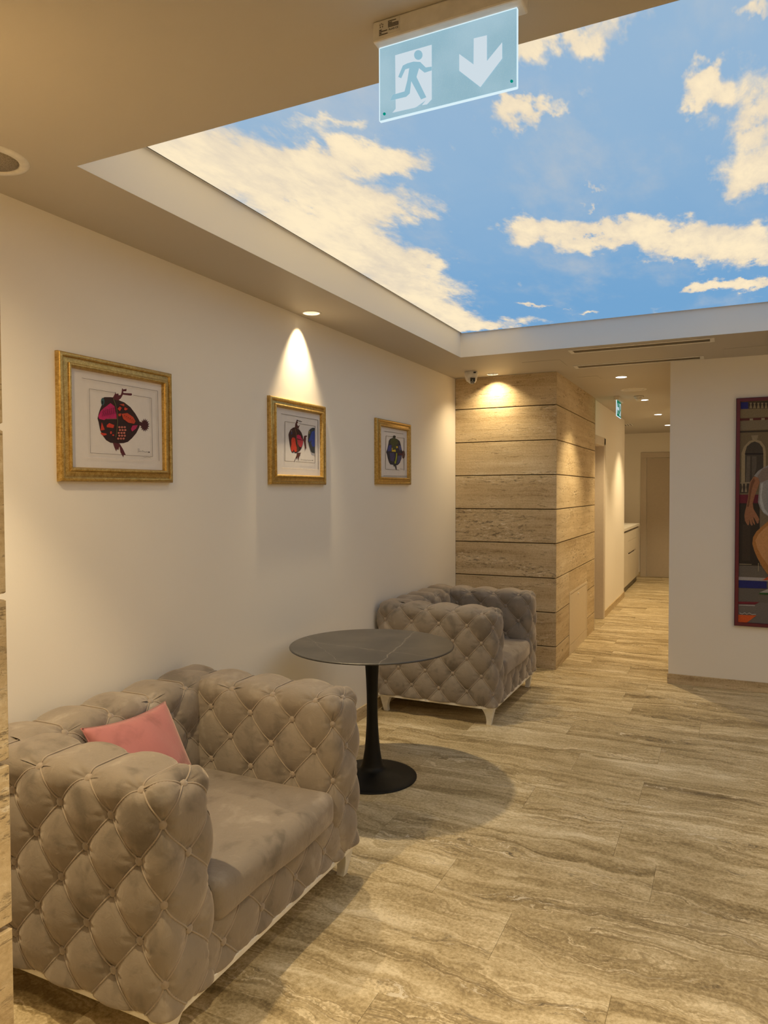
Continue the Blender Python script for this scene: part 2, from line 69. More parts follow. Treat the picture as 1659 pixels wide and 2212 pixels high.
ART4=[('blue_square',(0.012,0.016,0.162),[(0.096,2.3205),(0.1492,2.3193),(0.1497,2.2655),(0.0965,2.2665)]),('balustrade',(0.042,0.03,0.019),[(0.1508,2.3192),(0.2906,2.3184),(0.2912,2.2598),(0.1513,2.2654)]),('baluster',(0.262,0.209,0.127),[(0.1581,2.3134),(0.1773,2.3132),(0.1718,2.2983),(0.176,2.2829),(0.1785,2.2675),(0.1577,2.2678),(0.16,2.2838),(0.1638,2.2988)]),('baluster',(0.262,0.209,0.127),[(0.1845,2.3119),(0.2037,2.3117),(0.1982,2.2969),(0.2024,2.2815),(0.2049,2.2661),(0.1841,2.2664),(0.1864,2.2823),(0.1902,2.2973)]),('baluster',(0.262,0.209,0.127),[(0.2116,2.3104),(0.2307,2.3102),(0.2253,2.2954),(0.2294,2.28),(0.2319,2.2647),(0.2113,2.2649),(0.2135,2.2809),(0.2173,2.2958)]),('baluster',(0.262,0.209,0.127),[(0.2386,2.3089),(0.2576,2.3087),(0.2522,2.2939),(0.2563,2.2785),(0.2589,2.2633),(0.2383,2.2635),(0.2405,2.2794),(0.2443,2.2943)]),('baluster',(0.262,0.209,0.127),[(0.2655,2.3074),(0.2844,2.3072),(0.2791,2.2924),(0.2832,2.2771),(0.2857,2.2619),(0.2652,2.2621),(0.2674,2.2779),(0.2712,2.2928)]),('white_block',(0.305,0.262,0.188),[(0.1609,2.1878),(0.1849,2.1876),(0.185,2.1715),(0.161,2.1717)]),('white_block',(0.305,0.262,0.188),[(0.243,2.1875),(0.2667,2.1873),(0.2669,2.1704),(0.2431,2.1706)]),('keystone',(0.27,0.216,0.133),[(0.1725,2.0528),(0.2236,2.0545),(0.2144,2.0173),(0.1825,2.0166)]),('arch',(0.305,0.238,0.138),[(0.1051,1.6778),(0.1045,1.9128),(0.1227,1.9664),(0.1585,2.0084),(0.1984,2.0205),(0.2424,2.0056),(0.2705,1.9619),(0.2772,1.9172),(0.2796,1.6762)]),('window',(0.054,0.042,0.03),[(0.1318,1.6776),(0.1312,1.9211),(0.1428,1.9658),(0.1747,1.9962),(0.1986,2.0044),(0.2306,1.9899),(0.2548,1.9535),(0.2599,1.9087),(0.2622,1.6764)]),('window_light',(0.117,0.093,0.068),[(0.1435,1.8893),(0.1677,1.8887),(0.1656,1.6818),(0.1374,1.682)]),('window_light',(0.093,0.076,0.058),[(0.1797,1.8884),(0.2117,1.8876),(0.2126,1.7935),(0.1816,1.6816)]),('window_bar',(0.016,0.012,0.009),[(0.1296,1.9139),(0.2599,1.9105),(0.26,1.898),(0.1297,1.9013)]),('balustrade',(0.045,0.032,0.021),[(0.0986,1.6778),(0.1616,1.6791),(0.1543,1.598),(0.0993,1.5945)]),('baluster',(0.283,0.223,0.138),[(0.1067,1.6705),(0.1197,1.6704),(0.1151,1.6415),(0.1219,1.6035),(0.1057,1.6036),(0.1119,1.6415)]),('baluster',(0.283,0.223,0.138),[(0.131,1.6703),(0.1456,1.6702),(0.141,1.6414),(0.1478,1.6034),(0.13,1.6035),(0.1361,1.6414)]),('baluster',(0.283,0.223,0.138),[(0.0985,1.6815),(0.1656,1.6827),(0.1657,1.6718),(0.0986,1.6706)]),('door',(0.027,0.018,0.01),[(0.0968,1.5111),(0.2415,1.5152),(0.2431,1.0206),(0.0964,1.0147)]),('wall_strip',(0.162,0.12,0.072),[(0.2384,1.5152),(0.3024,1.5244),(0.3074,1.0233),(0.2431,1.0206)]),('door_panel',(0.042,0.027,0.016),[(0.1178,1.3426),(0.1728,1.3435),(0.1739,1.0541),(0.1172,1.0519)]),('line',(0.376,0.305,0.188),[(0.0963,1.0274),(0.1854,1.0274),(0.1854,1.0237),(0.0963,1.022)]),('line',(0.376,0.305,0.188),[(0.2318,1.0382),(0.2358,1.0384),(0.2356,0.9734),(0.2324,0.9733)]),('arm',(0.305,0.133,0.065),[(0.1948,1.7264),(0.1696,1.6862),(0.1604,1.6322),(0.1546,1.5601),(0.1432,1.4878),(0.1354,1.4561),(0.1301,1.4153),(0.1346,1.3746),(0.1485,1.3476),(0.1583,1.336),(0.1647,1.3479),(0.1627,1.3885),(0.1727,1.348),(0.1849,1.3329),(0.1904,1.3438),(0.1804,1.3888),(0.1927,1.3574),(0.2049,1.3395),(0.2064,1.3531),(0.1922,1.407),(0.2044,1.3891),(0.2208,1.3533),(0.2303,1.3552),(0.2356,1.3895),(0.216,1.4297),(0.1941,1.47),(0.1888,1.5151),(0.2066,1.587),(0.2298,1.6588),(0.2398,1.6945),(0.2252,1.7216)]),('arm_shade',(0.162,0.065,0.03),[(0.1949,1.7174),(0.1737,1.6772),(0.1638,1.6142),(0.1579,1.5511),(0.1473,1.4833),(0.1618,1.4879),(0.1723,1.5601),(0.1821,1.6321),(0.2031,1.6949)]),('shirt',(0.27,0.262,0.254),[(0.1948,1.7309),(0.2248,1.7709),(0.2563,1.7927),(0.2995,1.8169),(0.3036,1.4082),(0.2677,1.4347),(0.2395,1.4793),(0.2255,1.5242),(0.2318,1.6139),(0.2376,1.6766),(0.2253,1.7171)]),('shirt_fold',(0.413,0.413,0.413),[(0.2456,1.6676),(0.2614,1.6764),(0.2506,1.569),(0.2713,1.4706),(0.3034,1.4261),(0.3035,1.4127),(0.2597,1.4481),(0.2367,1.5242)]),('shirt_sleeve',(0.216,0.162,0.138),[(0.2212,1.7306),(0.2564,1.7882),(0.2997,1.8008),(0.3007,1.7028),(0.2376,1.6766)]),('leg',(0.376,0.162,0.042),[(0.3039,1.3769),(0.2608,1.336),(0.2174,1.2902),(0.1938,1.2446),(0.1887,1.1903),(0.2028,1.1365),(0.2234,1.083),(0.264,1.0035),(0.3082,0.938)]),('leg_light',(0.515,0.262,0.102),[(0.3042,1.3456),(0.2689,1.3137),(0.2296,1.2635),(0.2101,1.2179),(0.2226,1.1642),(0.2552,1.0932),(0.3075,1.0143)]),('orange_strip',(0.546,0.084,0.021),[(0.2649,0.9045),(0.3082,0.938),(0.3085,0.9066)]),('blue_strip',(0.009,0.013,0.138),[(0.095,0.8942),(0.2936,0.8951),(0.2942,0.8376),(0.0948,0.834)]),('white_board',(0.352,0.328,0.314),[(0.242,0.804),(0.3092,0.8393),(0.3095,0.806)]),('green_board',(0.021,0.084,0.021),[(0.242,0.804),(0.3095,0.806),(0.3097,0.7881),(0.2421,0.7895)]),('red_strip',(0.162,0.01,0.023),[(0.0933,0.7224),(0.2443,0.7282),(0.2125,0.7063),(0.0935,0.7041)]),('white_strip',(0.305,0.283,0.283),[(0.0968,0.6989),(0.2125,0.7045),(0.211,0.6926),(0.0969,0.6897)]),('signature',(0.402,0.376,0.376),[(0.1013,0.6285),(0.1229,0.6207),(0.1388,0.6327),(0.1551,0.6211),(0.1712,0.6332),(0.191,0.6219),(0.2199,0.6257),(0.2195,0.632),(0.1921,0.6282),(0.1714,0.6395),(0.1553,0.6275),(0.139,0.6391),(0.1226,0.627),(0.1033,0.6346)]),('orange_board',(0.578,0.093,0.013),[(0.0935,0.6163),(0.2246,0.6201),(0.1558,0.5569),(0.0924,0.5567)])]
SIGNART=[('door_symbol',(0.61,0.73,0.888),[(-0.6901,2.6128),(-0.6006,2.6127),(-0.6008,2.4931),(-0.6124,2.4847),(-0.6245,2.4858),(-0.6151,2.4945),(-0.6367,2.4854),(-0.6422,2.4842),(-0.6976,2.4856),(-0.6892,2.4925)]),('figure_head',(0.262,0.485,0.597),[(-0.6226,2.5958),(-0.6232,2.5923),(-0.625,2.5895),(-0.6278,2.5878),(-0.6311,2.5873),(-0.6347,2.5883),(-0.6381,2.5904),(-0.6408,2.5935),(-0.6426,2.5973),(-0.6432,2.6011),(-0.6426,2.6047),(-0.6408,2.6075),(-0.638,2.6092),(-0.6346,2.6096),(-0.631,2.6086),(-0.6277,2.6065),(-0.625,2.6034),(-0.6232,2.5996)]),('figure_body',(0.262,0.485,0.597),[(-0.6597,2.5868),(-0.6446,2.5867),(-0.6283,2.5818),(-0.6149,2.5663),(-0.6007,2.5645),(-0.6007,2.5562),(-0.6176,2.5555),(-0.6311,2.5687),(-0.6374,2.551),(-0.6137,2.5005),(-0.6264,2.4986),(-0.6502,2.5448),(-0.6539,2.5184),(-0.6627,2.5131),(-0.7026,2.5139),(-0.696,2.5254),(-0.6668,2.526),(-0.6598,2.5491),(-0.655,2.5748),(-0.6647,2.5747),(-0.675,2.5574),(-0.6825,2.5622),(-0.6707,2.5847)]),('arrow_symbol',(0.61,0.73,0.888),[(-0.5027,2.5998),(-0.4732,2.5984),(-0.4732,2.544),(-0.4394,2.5746),(-0.4394,2.5407),(-0.4877,2.4922),(-0.536,2.5392),(-0.5359,2.5752),(-0.5033,2.5446)]),('green_pin',(0.0,0.305,0.223),[(-0.7137,2.4862),(-0.7142,2.4846),(-0.7156,2.4836),(-0.7174,2.4835),(-0.7192,2.4844),(-0.7206,2.486),(-0.7211,2.4879),(-0.7206,2.4895),(-0.7192,2.4905),(-0.7174,2.4906),(-0.7155,2.4897),(-0.7142,2.4881)]),('green_pin',(0.0,0.305,0.223),[(-0.4153,2.4869),(-0.4158,2.4852),(-0.417,2.4843),(-0.4187,2.4842),(-0.4204,2.4851),(-0.4216,2.4867),(-0.4221,2.4885),(-0.4216,2.4902),(-0.4204,2.4911),(-0.4187,2.4912),(-0.417,2.4903),(-0.4158,2.4887)])]

# ------------------------------------------------------------------ node helpers
class NB:
    def __init__(s, name):
        s.m = bpy.data.materials.new(name); s.m.use_nodes = True
        s.t = s.m.node_tree; s.t.nodes.clear()
        s.out = s.t.nodes.new('ShaderNodeOutputMaterial')
    def n(s, typ, **kw):
        x = s.t.nodes.new('ShaderNode' + typ)
        for k, v in kw.items():
            setattr(x, k, v)
        return x
    def put(s, sock, v):
        if v is None:
            return
        if isinstance(v, bpy.types.NodeSocket):
            s.t.links.new(v, sock)
        else:
            if isinstance(v, (tuple, list)) and sock.type == 'RGBA' and len(v) == 3:
                v = (*v, 1)
            sock.default_value = v
    def math(s, op, a, b=None, c=None, clamp=False):
        x = s.n('Math', operation=op); x.use_clamp = clamp
        s.put(x.inputs[0], a); s.put(x.inputs[1], b); s.put(x.inputs[2], c)
        return x.outputs[0]
    def vmath(s, op, a, b=None):
        x = s.n('VectorMath', operation=op)
        s.put(x.inputs[0], a)
        if op == 'SCALE':
            s.put(x.inputs['Scale'], b)
        else:
            s.put(x.inputs[1], b)
        return x.outputs['Value'] if op in ('LENGTH', 'DOT_PRODUCT', 'DISTANCE') else x.outputs['Vector']
    def noise(s, vec, scale=5, detail=4, rough=.5, dist=0.0, color=False):
        x = s.n('TexNoise'); s.put(x.inputs['Vector'], vec)
        x.inputs['Scale'].default_value = scale; x.inputs['Detail'].default_value = detail
        x.inputs['Roughness'].default_value = rough; x.inputs['Distortion'].default_value = dist
        return x.outputs['Color'] if color else x.outputs['Fac']
    def mapr(s, v, a, b, c=0., d=1., smooth=True):
        x = s.n('MapRange'); x.interpolation_type = 'SMOOTHSTEP' if smooth else 'LINEAR'
        s.put(x.inputs[0], v)
        for i, k in enumerate((a, b, c, d)):
            s.put(x.inputs[1 + i], k)
        return x.outputs[0]
    def mix(s, fac, a, b, blend='MIX'):
        x = s.n('Mix', data_type='RGBA', blend_type=blend)
        s.put(x.inputs[0], fac); s.put(x.inputs[6], a); s.put(x.inputs[7], b)
        return x.outputs[2]
    def ramp(s, fac, stops):
        x = s.n('ValToRGB'); s.put(x.inputs[0], fac)
        e = x.color_ramp.elements
        while len(e) < len(stops):
            e.new(.5)
        for i, (p, c) in enumerate(stops):
            e[i].position = p; e[i].color = (*c, 1)
        return x.outputs[0]
    def mapping(s, vec, loc=(0, 0, 0), rot=(0, 0, 0), scale=(1, 1, 1), typ='POINT'):
        x = s.n('Mapping'); x.vector_type = typ
        s.put(x.inputs[0], vec); x.inputs[1].default_value = loc
        x.inputs[2].default_value = rot; x.inputs[3].default_value = scale
        return x.outputs[0]
    def pos(s):
        return s.n('NewGeometry').outputs['Position']
    def obj(s):
        return s.n('TexCoord').outputs['Object']
    def bump(s, h, strength=.3, dist=.01):
        x = s.n('Bump'); x.inputs['Strength'].default_value = strength
        x.inputs['Distance'].default_value = dist; s.put(x.inputs['Height'], h)
        return x.outputs[0]
    def bsdf(s, color, rough=.5, metal=0., normal=None, **kw):
        x = s.n('BsdfPrincipled')
        s.put(x.inputs['Base Color'], color); s.put(x.inputs['Roughness'], rough)
        s.put(x.inputs['Metallic'], metal)
        if normal is not None:
            s.put(x.inputs['Normal'], normal)
        for k, v in kw.items():
            s.put(x.inputs[k.replace('_', ' ')], v)
        s.t.links.new(x.outputs[0], s.out.inputs[0])
        return s.m

def plain(name, color, rough=.5, metal=0., var=.06, scale=30., bump=0.0, **kw):
    b = NB(name)
    nz = b.noise(b.obj(), scale, 3)
    c = b.mix(b.mapr(nz, .3, .7), tuple(v * (1 - var) for v in color), tuple(min(1, v * (1 + var)) for v in color))
    nrm = b.bump(nz, .25, bump) if bump else None
    return b.bsdf(c, rough, metal, nrm, **kw)

def emit(name, color, strength):
    b = NB(name)
    e = b.n('Emission'); e.inputs[0].default_value = (*color, 1); e.inputs[1].default_value = strength
    b.t.links.new(e.outputs[0], b.out.inputs[0])
    return b.m

def mat_paint(name, color, rough=.65):
    b = NB(name)
    p = b.pos()
    n1 = b.noise(p, 1.3, 3); n2 = b.noise(p, 260, 2)
    c = b.mix(n1, tuple(v * .97 for v in color), tuple(min(1, v * 1.02) for v in color))
    return b.bsdf(c, rough, 0, b.bump(n2, .10, .0015))

def mat_travertine(name, floor=True):
    b = NB(name)
    p = b.pos()
    info = b.n('ObjectInfo').outputs['Random']
    r1 = b.math('MULTIPLY', info, 37.0)
    r2 = b.math('MULTIPLY', b.math('FRACT', b.math('MULTIPLY', info, 91.7)), 23.0)
    sep = b.n('SeparateXYZ'); b.put(sep.inputs[0], p)
    if floor:
        along, across = sep.outputs[0], sep.outputs[1]
    else:
        along = b.math('ADD', sep.outputs[0], sep.outputs[1]); across = sep.outputs[2]
    cv = b.n('CombineXYZ')
    b.put(cv.inputs[0], b.math('ADD', along, r1)); b.put(cv.inputs[1], b.math('ADD', across, r2))
    b.put(cv.inputs[2], b.math('MULTIPLY', info, 11.0))
    v = cv.outputs[0]
    # slow meander of the bedding
    wv = b.noise(b.mapping(v, scale=(1.1, 2.2, 1)), 1.6, 3, .55)
    wv2 = b.noise(b.mapping(v, scale=(4.0, 6.0, 1)), 2.2, 4, .6)
    warp = b.math('ADD', b.math('MULTIPLY', b.math('SUBTRACT', wv, .5), .34 if floor else .07),
                  b.math('MULTIPLY', b.math('SUBTRACT', wv2, .5), .07 if floor else .02))
    cb = b.n('CombineXYZ')
    sv = b.n('SeparateXYZ'); b.put(sv.inputs[0], v)
    b.put(cb.inputs[0], b.math('MULTIPLY', sv.outputs[0], .30 if floor else .5))
    b.put(cb.inputs[1], b.math('ADD', sv.outputs[1], warp)); b.put(cb.inputs[2], sv.outputs[2])
    w = cb.outputs[0]
    bands = b.noise(b.mapping(w, scale=(.55, 5.5, 1)), 2.0, 5, .62)
    fine = b.noise(b.mapping(w, scale=(1.6, 34, 1)), 2.0, 8, .72)
    grain = b.noise(v, 85, 4, .65)
    cloud = b.noise(b.mapping(v, scale=(1, 1.8, 1)), 2.6, 5, .6)
    tone = b.math('ADD', b.math('MULTIPLY', bands, .50), b.math('ADD', b.math('MULTIPLY', fine, .28), b.math('MULTIPLY', cloud, .30)))
    tone = b.math('ADD', tone, b.math('MULTIPLY', b.math('SUBTRACT', grain, .5), .34))
    if floor:
        stops = [(.39, (.18, .132, .066)), (.47, (.325, .25, .132)), (.53, (.455, .36, .208)), (.59, (.575, .475, .30)), (.68, (.75, .65, .465))]
    else:
        stops = [(.38, (.36, .26, .145)), (.47, (.50, .385, .23)), (.54, (.575, .455, .285)), (.61, (.64, .52, .34)), (.72, (.76, .66, .49))]
    col = b.ramp(tone, stops)
    # thin dark and pale bedding lines, in packets like agate bands
    ln = b.noise(b.mapping(w, scale=(.40, 5.0, 1), loc=(3, 1, 0)), 1.5, 4, .55)
    fr = b.math('FRACT', b.math('MULTIPLY', ln, 13.0 if floor else 8.0))
    gate = b.mapr(b.noise(b.mapping(w, scale=(.7, 3.2, 1), loc=(1, 8, 0)), 1.7, 2), .47, .60)
    brk = b.mapr(grain, .38, .58, .25, 1)
    pale = b.mapr(b.math('ABSOLUTE', b.math('SUBTRACT', fr, .42)), .02, .11, 1, 0)
    dk = b.mapr(b.math('ABSOLUTE', b.math('SUBTRACT', fr, .62)), .02, .12, 1, 0)
    col = b.mix(b.math('MULTIPLY', b.math('MULTIPLY', pale, brk), b.math('MULTIPLY', gate, .72 if floor else .12)), col, (.80, .69, .49))
    col = b.mix(b.math('MULTIPLY', b.math('MULTIPLY', dk, brk), b.math('MULTIPLY', gate, .58 if floor else .12)), col, (.15, .10, .045))
    # pitted patches: dark holes and white flakes
    pm = b.mapr(b.noise(b.mapping(w, scale=(1.2, 2.6, 1), loc=(9, 4, 0)), 1.9, 2), .54 if floor else .52, .66)
    pn = b.noise(b.mapping(w, scale=(2.2, 3.5, 1)), 15, 5, .75)
    dark = b.math('MULTIPLY', pm, b.mapr(pn, .46, .36))
    lite = b.math('MULTIPLY', pm, b.mapr(pn, .57, .63))
    col = b.mix(b.math('MULTIPLY', dark, .72), col, (.085, .07, .055))
    col = b.mix(b.math('MULTIPLY', lite, .8), col, (.80, .73, .60))
    speck = b.mapr(b.noise(v, 210, 2, .5), .31, .25)
    col = b.mix(b.math('MULTIPLY', speck, .6), col, (.16, .10, .05))
    if floor:
        rough = b.mapr(grain, .3, .7, .38, .52)
        return b.bsdf(col, rough, 0, b.bump(b.math('ADD', b.math('MULTIPLY', dark, -.6), grain), .12, .002), Specular_IOR_Level=.35)
    pit = b.mapr(b.noise(b.mapping(w, scale=(3.4, 9, 1)), 6, 5, .72), .405, .345)
    col = b.mix(b.math('MULTIPLY', pit, .55), col, (.17, .11, .055))
    hgt = b.math('SUBTRACT', b.math('MULTIPLY', b.math('ADD', grain, fine), .35), b.math('ADD', pit, dark))
    return b.bsdf(col, .62, 0, b.bump(hgt, .55, .006), Specular_IOR_Level=.3)

def mat_velvet(name, color, hi, scale=1.0):
    b = NB(name)
    o = b.obj()
    n1 = b.noise(b.mapping(o, scale=(1.3, 1, .8)), 3.6 * scale, 3, .55, .7)
    n2 = b.noise(o, 13 * scale, 3, .55, .5)
    n3 = b.noise(o, 900, 2)
    f = b.math('ADD', b.math('MULTIPLY', n1, .65), b.math('MULTIPLY', n2, .35))
    c = b.ramp(f, [(.36, tuple(v * .66 for v in color)), (.46, color), (.56, tuple(v * 1.05 for v in color)), (.68, hi)])
    crease = b.noise(b.mapping(o, scale=(1, 1.6, 1)), 24 * scale, 3, .55, 1.2)
    h = b.math('ADD', b.math('MULTIPLY', crease, .8), b.math('MULTIPLY', n3, .08))
    return b.bsdf(c, .72, 0, b.bump(h, .35, .006), Sheen_Weight=.55, Sheen_Roughness=.42, Sheen_Tint=(.95, .82, .70, 1), Specular_IOR_Level=.22)

def mat_gold(name):
    b = NB(name)
    o = b.obj()
    n = b.noise(o, 60, 4, .65); n2 = b.noise(b.mapping(o, scale=(1, 7, 7)), 40, 3, .6)
    c = b.ramp(b.math('MULTIPLY', b.math('ADD', n, n2), .5), [(.3, (.26, .15, .035)), (.5, (.50, .33, .10)), (.7, (.72, .55, .24))])
    return b.bsdf(c, b.mapr(n, .3, .7, .30, .48), .75, b.bump(n2, .25, .001))

def mat_table():
    b = NB('dark_sintered_stone')
    o = b.pos()
    n = b.noise(o, 7, 5, .6); n2 = b.noise(o, 55, 3)
    c = b.mix(b.mapr(n, .35, .68), (.040, .037, .035), (.058, .053, .048))
    jit = b.math('MULTIPLY', b.math('SUBTRACT', b.noise(o, 9, 4, .6), .5), .05)
    for (nx, ny, dd, w) in ((.0773, .9970, 3.361, .0016), (.9823, .1871, -.9370, .0020), (.70, .71, 1.02, .0010)):
        dist = b.math('ADD', b.math('SUBTRACT', b.vmath('DOT_PRODUCT', o, (nx, ny, 0)), dd), jit)
        ln = b.mapr(b.math('ABSOLUTE', dist), w * .4, w * 2.4, 1, 0)
        c = b.mix(b.math('MULTIPLY', ln, b.mapr(n2, .3, .6, .15, .75)), c, (.20, .18, .155))
    return b.bsdf(c, .38, 0, b.bump(n2, .05, .0006))

def mat_sky():
    b = NB('backlit_sky_print')
    p = b.pos()
    base = b.mapping(p, scale=(1, .42, 0))          # print detail is stretched along the room
    w1 = b.vmath('MULTIPLY', b.vmath('SUBTRACT', b.noise(base, 3.2, 5, .6, color=True), (.5, .5, .5)), (.36, .75, 0))
    w2 = b.vmath('MULTIPLY', b.vmath('SUBTRACT', b.noise(base, 12, 4, .6, color=True), (.5, .5, .5)), (.16, .32, 0))
    q = b.vmath('ADD', b.vmath('ADD', p, w1), w2)
    blobs = [  # cx, cy, rx, ry, rot, weight
        (-1.98, 2.05, .55, .45, 0, 1.1), (-1.62, 2.42, .50, .34, .2, .95), (-1.25, 2.50, .36, .20, .15, .85), (-1.75, 2.95, .52, .48, 0, 1.),
        (-1.42, 2.90, .36, .30, .2, .75), (-1.82, 3.55, .46, .55, 0, 1.), (-1.52, 3.62, .24, .32, 0, .6), (-1.80, 4.25, .38, .60, 0, 1.),
        (-1.82, 4.95, .36, .50, 0, 1.), (-1.60, 5.32, .42, .22, 0, .85),
        (-.44, 2.06, .30, .15, .1, .85), (-.64, 2.50, .15, .13, .3, .85), (-.54, 2.46, .14, .06, .2, .4), (-.07, 2.54, .09, .10, .4, .8), (-.82, 2.38, .22, .08, .5, .22), (-1.2, 2.18, .16, .06, .3, .35),
        (.18, 2.72, .24, .42, -.25, 1.1), (.08, 3.25, .20, .38, -.1, 1.05), (.42, 3.0, .3, .5, 0, 1.), (.08, 2.18, .10, .07, 0, .7),
        (-.88, 3.46, .22, .21, .4, .9), (-.62, 3.68, .29, .27, .5, 1.), (-.32, 3.80, .30, .30, .3, 1.), (-.12, 4.08, .30, .44, .2, 1.), (.15, 4.22, .32, .38, 0, 1.),
        (-.18, 4.92, .16, .16, 0, .9), (.08, 4.88, .26, .18, 0, 1.), (.4, 4.95, .3, .2, 0, .8),
        (-1.16, 4.78, .14, .10, 0, .75), (-1.02, 5.05, .12, .10, 0, .65), (-.90, 5.22, .12, .09, 0, .65), (-.48, 3.15, .07, .05, 0, .5), (-.57, 3.30, .07, .06, 0, .5),
        (.85, 2.4, .35, .3, .4, .9), (1.4, 3.1, .4, .5, 0, .9), (1.1, 4.4, .45, .35, .3, .9), (1.7, 5.0, .35, .4, 0, .8)]
    tot = None
    for (cx, cy, rx, ry, rot, w) in blobs:
        d = b.vmath('LENGTH', b.mapping(q, (cx, cy, 0), (0, 0, rot), (rx * 1.25, ry * 1.25, 1e3), 'TEXTURE'))
        v = b.mapr(d, 0., 1., w, 0.)
        tot = v if tot is None else b.math('MAXIMUM', tot, v) if False else b.math('ADD', tot, v)
    tot = b.math('MINIMUM', tot, 1.2)
    hole = b.mapr(b.noise(b.mapping(base, loc=(4.2, 7.7, 0)), 3.1, 6, .6), .60, .72)
    tot = b.math('SUBTRACT', tot, b.math('MULTIPLY', hole, .75))
    nz = b.noise(base, 3.6, 12, .60, .25)
    nz2 = b.noise(base, 16, 10, .66, .4)
    f = b.math('ADD', tot, b.math('ADD', b.math('MULTIPLY', b.math('SUBTRACT', nz, .5), 1.8), b.math('MULTIPLY', b.math('SUBTRACT', nz2, .5), .55)))
    m = b.mapr(f, .18, .78)
    thin = b.math('MULTIPLY', b.mapr(b.noise(base, 2.1, 7, .6), .46, .75), .32)
    m = b.math('MAXIMUM', m, thin)
    sepp = b.n('SeparateXYZ'); b.put(sepp.inputs[0], p)
    blue = b.mix(b.mapr(b.math('ADD', sepp.outputs[1], b.math('MULTIPLY', nz, 1.0)), 2.2, 5.6), (.275, .42, .585), (.155, .335, .565))
    shade = b.mapr(b.math('ADD', b.math('MULTIPLY', nz, .7), b.math('ADD', b.math('MULTIPLY', nz2, .3), b.math('MULTIPLY', f, .22))), .50, .90)
    cream = b.mix(shade, (.70, .60, .46), (.90, .75, .51))
    c = b.mix(m, blue, cream)
    e = b.n('Emission'); b.put(e.inputs[0], c); e.inputs[1].default_value = SKY_STRENGTH
    b.t.links.new(e.outputs[0], b.out.inputs[0])
    return b.m

MAT = {}
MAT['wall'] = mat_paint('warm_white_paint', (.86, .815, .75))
MAT['ceil'] = mat_paint('shaded_ceiling_paint', (.50, .465, .415), .55)  # ceiling shade put into the colour: the cove's paint, darkened
MAT['cove'] = mat_paint('cove_paint', (.88, .83, .75), .6)
MAT['floor'] = mat_travertine('floor_travertine', True)
MAT['stone'] = mat_travertine('wall_travertine', False)
MAT['joint'] = plain('joint_filler', (.16, .11, .06), .8)  # dark brown backing seen in the tile and slab joints
MAT['velvet'] = mat_velvet('taupe_velvet', (.243, .208, .174), (.365, .318, .27), 1.2)
MAT['cord'] = plain('taupe_cord', (.30, .245, .195), .7, Sheen_Weight=.4)
MAT['pink'] = mat_velvet('pink_velvet', (.42, .165, .170), (.52, .23, .23), .8)
MAT['white'] = plain('white_lacquer', (.80, .77, .70), .35)
MAT['black'] = plain('black_powder_coat', (.006, .0056, .0052), .5, var=.1, Specular_IOR_Level=.25)
MAT['table'] = mat_table()
MAT['gold'] = mat_gold('antique_gold_leaf')
MAT['paper'] = plain('print_paper', (.72, .68, .66), .7, var=.015)
MAT['mount'] = plain('mount_board', (.71, .67, .65), .75, var=.015)
MAT['wplastic'] = plain('white_plastic', (.74, .72, .69), .4)
MAT['dplastic'] = plain('dark_plastic', (.015, .013, .013), .25)
MAT['chrome'] = plain('polished_reflector', (.75, .74, .72), .18, .9)
MAT['lamp'] = emit('warm_lamp', (1.0, .88, .68), 14.)
MAT['lampcool'] = emit('frosted_led', (1.0, .95, .86), 7.)
MAT['doorpaint'] = plain('beige_door_lacquer', (.52, .45, .37), .5, var=.02)
MAT['casing'] = plain('beige_casing', (.58, .51, .43), .5, var=.02)
MAT['cab'] = plain('cream_cabinet', (.66, .60, .51), .4, var=.02)
MAT['counter'] = plain('white_counter', (.80, .76, .69), .3, var=.02)
MAT['plinth'] = plain('grey_plinth', (.16, .145, .12), .5)
MAT['grille'] = plain('grille_metal', (.40, .34, .26), .5)
MAT['hatch'] = plain('hatch_lacquer', (.62, .52, .38), .4, var=.03)
MAT['sky'] = mat_sky()
MAT['redframe'] = plain('dark_red_frame', (.13, .012, .022), .45)
MAT['blueedge'] = plain('dark_blue_edge', (.012, .010, .05), .5)

# ------------------------------------------------------------------ mesh helpers
ORG = {}
def link(o, parent=None):
    COL.objects.link(o)
    if parent is not None:
        o.parent = parent
    return o

def mk(name, verts, faces, mat, parent=None, smooth=False):
    """verts in world space; the object sits at its parent's origin"""
    org = ORG.get(parent.name, (0, 0, 0)) if parent is not None else (0, 0, 0)
    me = bpy.data.meshes.new(name)
    me.from_pydata([(v[0] - org[0], v[1] - org[1], v[2] - org[2]) for v in verts], [], faces)
    me.validate(); me.update()
    if smooth:
        me.polygons.foreach_set('use_smooth', [True] * len(me.polygons))
    me.materials.append(MAT[mat] if isinstance(mat, str) else mat)
    o = bpy.data.objects.new(name, me)
    link(o, parent)
    ORG[o.name] = org
    return o

def thing(name, label, cat, loc=(0, 0, 0), group=None):
    o = bpy.data.objects.new(name, None)
    o.empty_display_size = .1
    COL.objects.link(o)
    o.location = loc
    ORG[o.name] = tuple(loc)
    o['label'] = label; o['category'] = cat
    if group:
        o['group'] = group
    return o

def tag(o, label, cat, group=None):
    o['label'] = label; o['category'] = cat
    if group:
        o['group'] = group
    return o

def struct(o, label=None):
    o['kind'] = 'structure'
    if label:
        o['label'] = label
    return o

def box_vf(x0, y0, z0, x1, y1, z1):
    v = [(x0, y0, z0), (x1, y0, z0), (x1, y1, z0), (x0, y1, z0), (x0, y0, z1), (x1, y0, z1), (x1, y1, z1), (x0, y1, z1)]
    f = [(0, 3, 2, 1), (4, 5, 6, 7), (0, 1, 5, 4), (1, 2, 6, 5), (2, 3, 7, 6), (3, 0, 4, 7)]
    return v, f

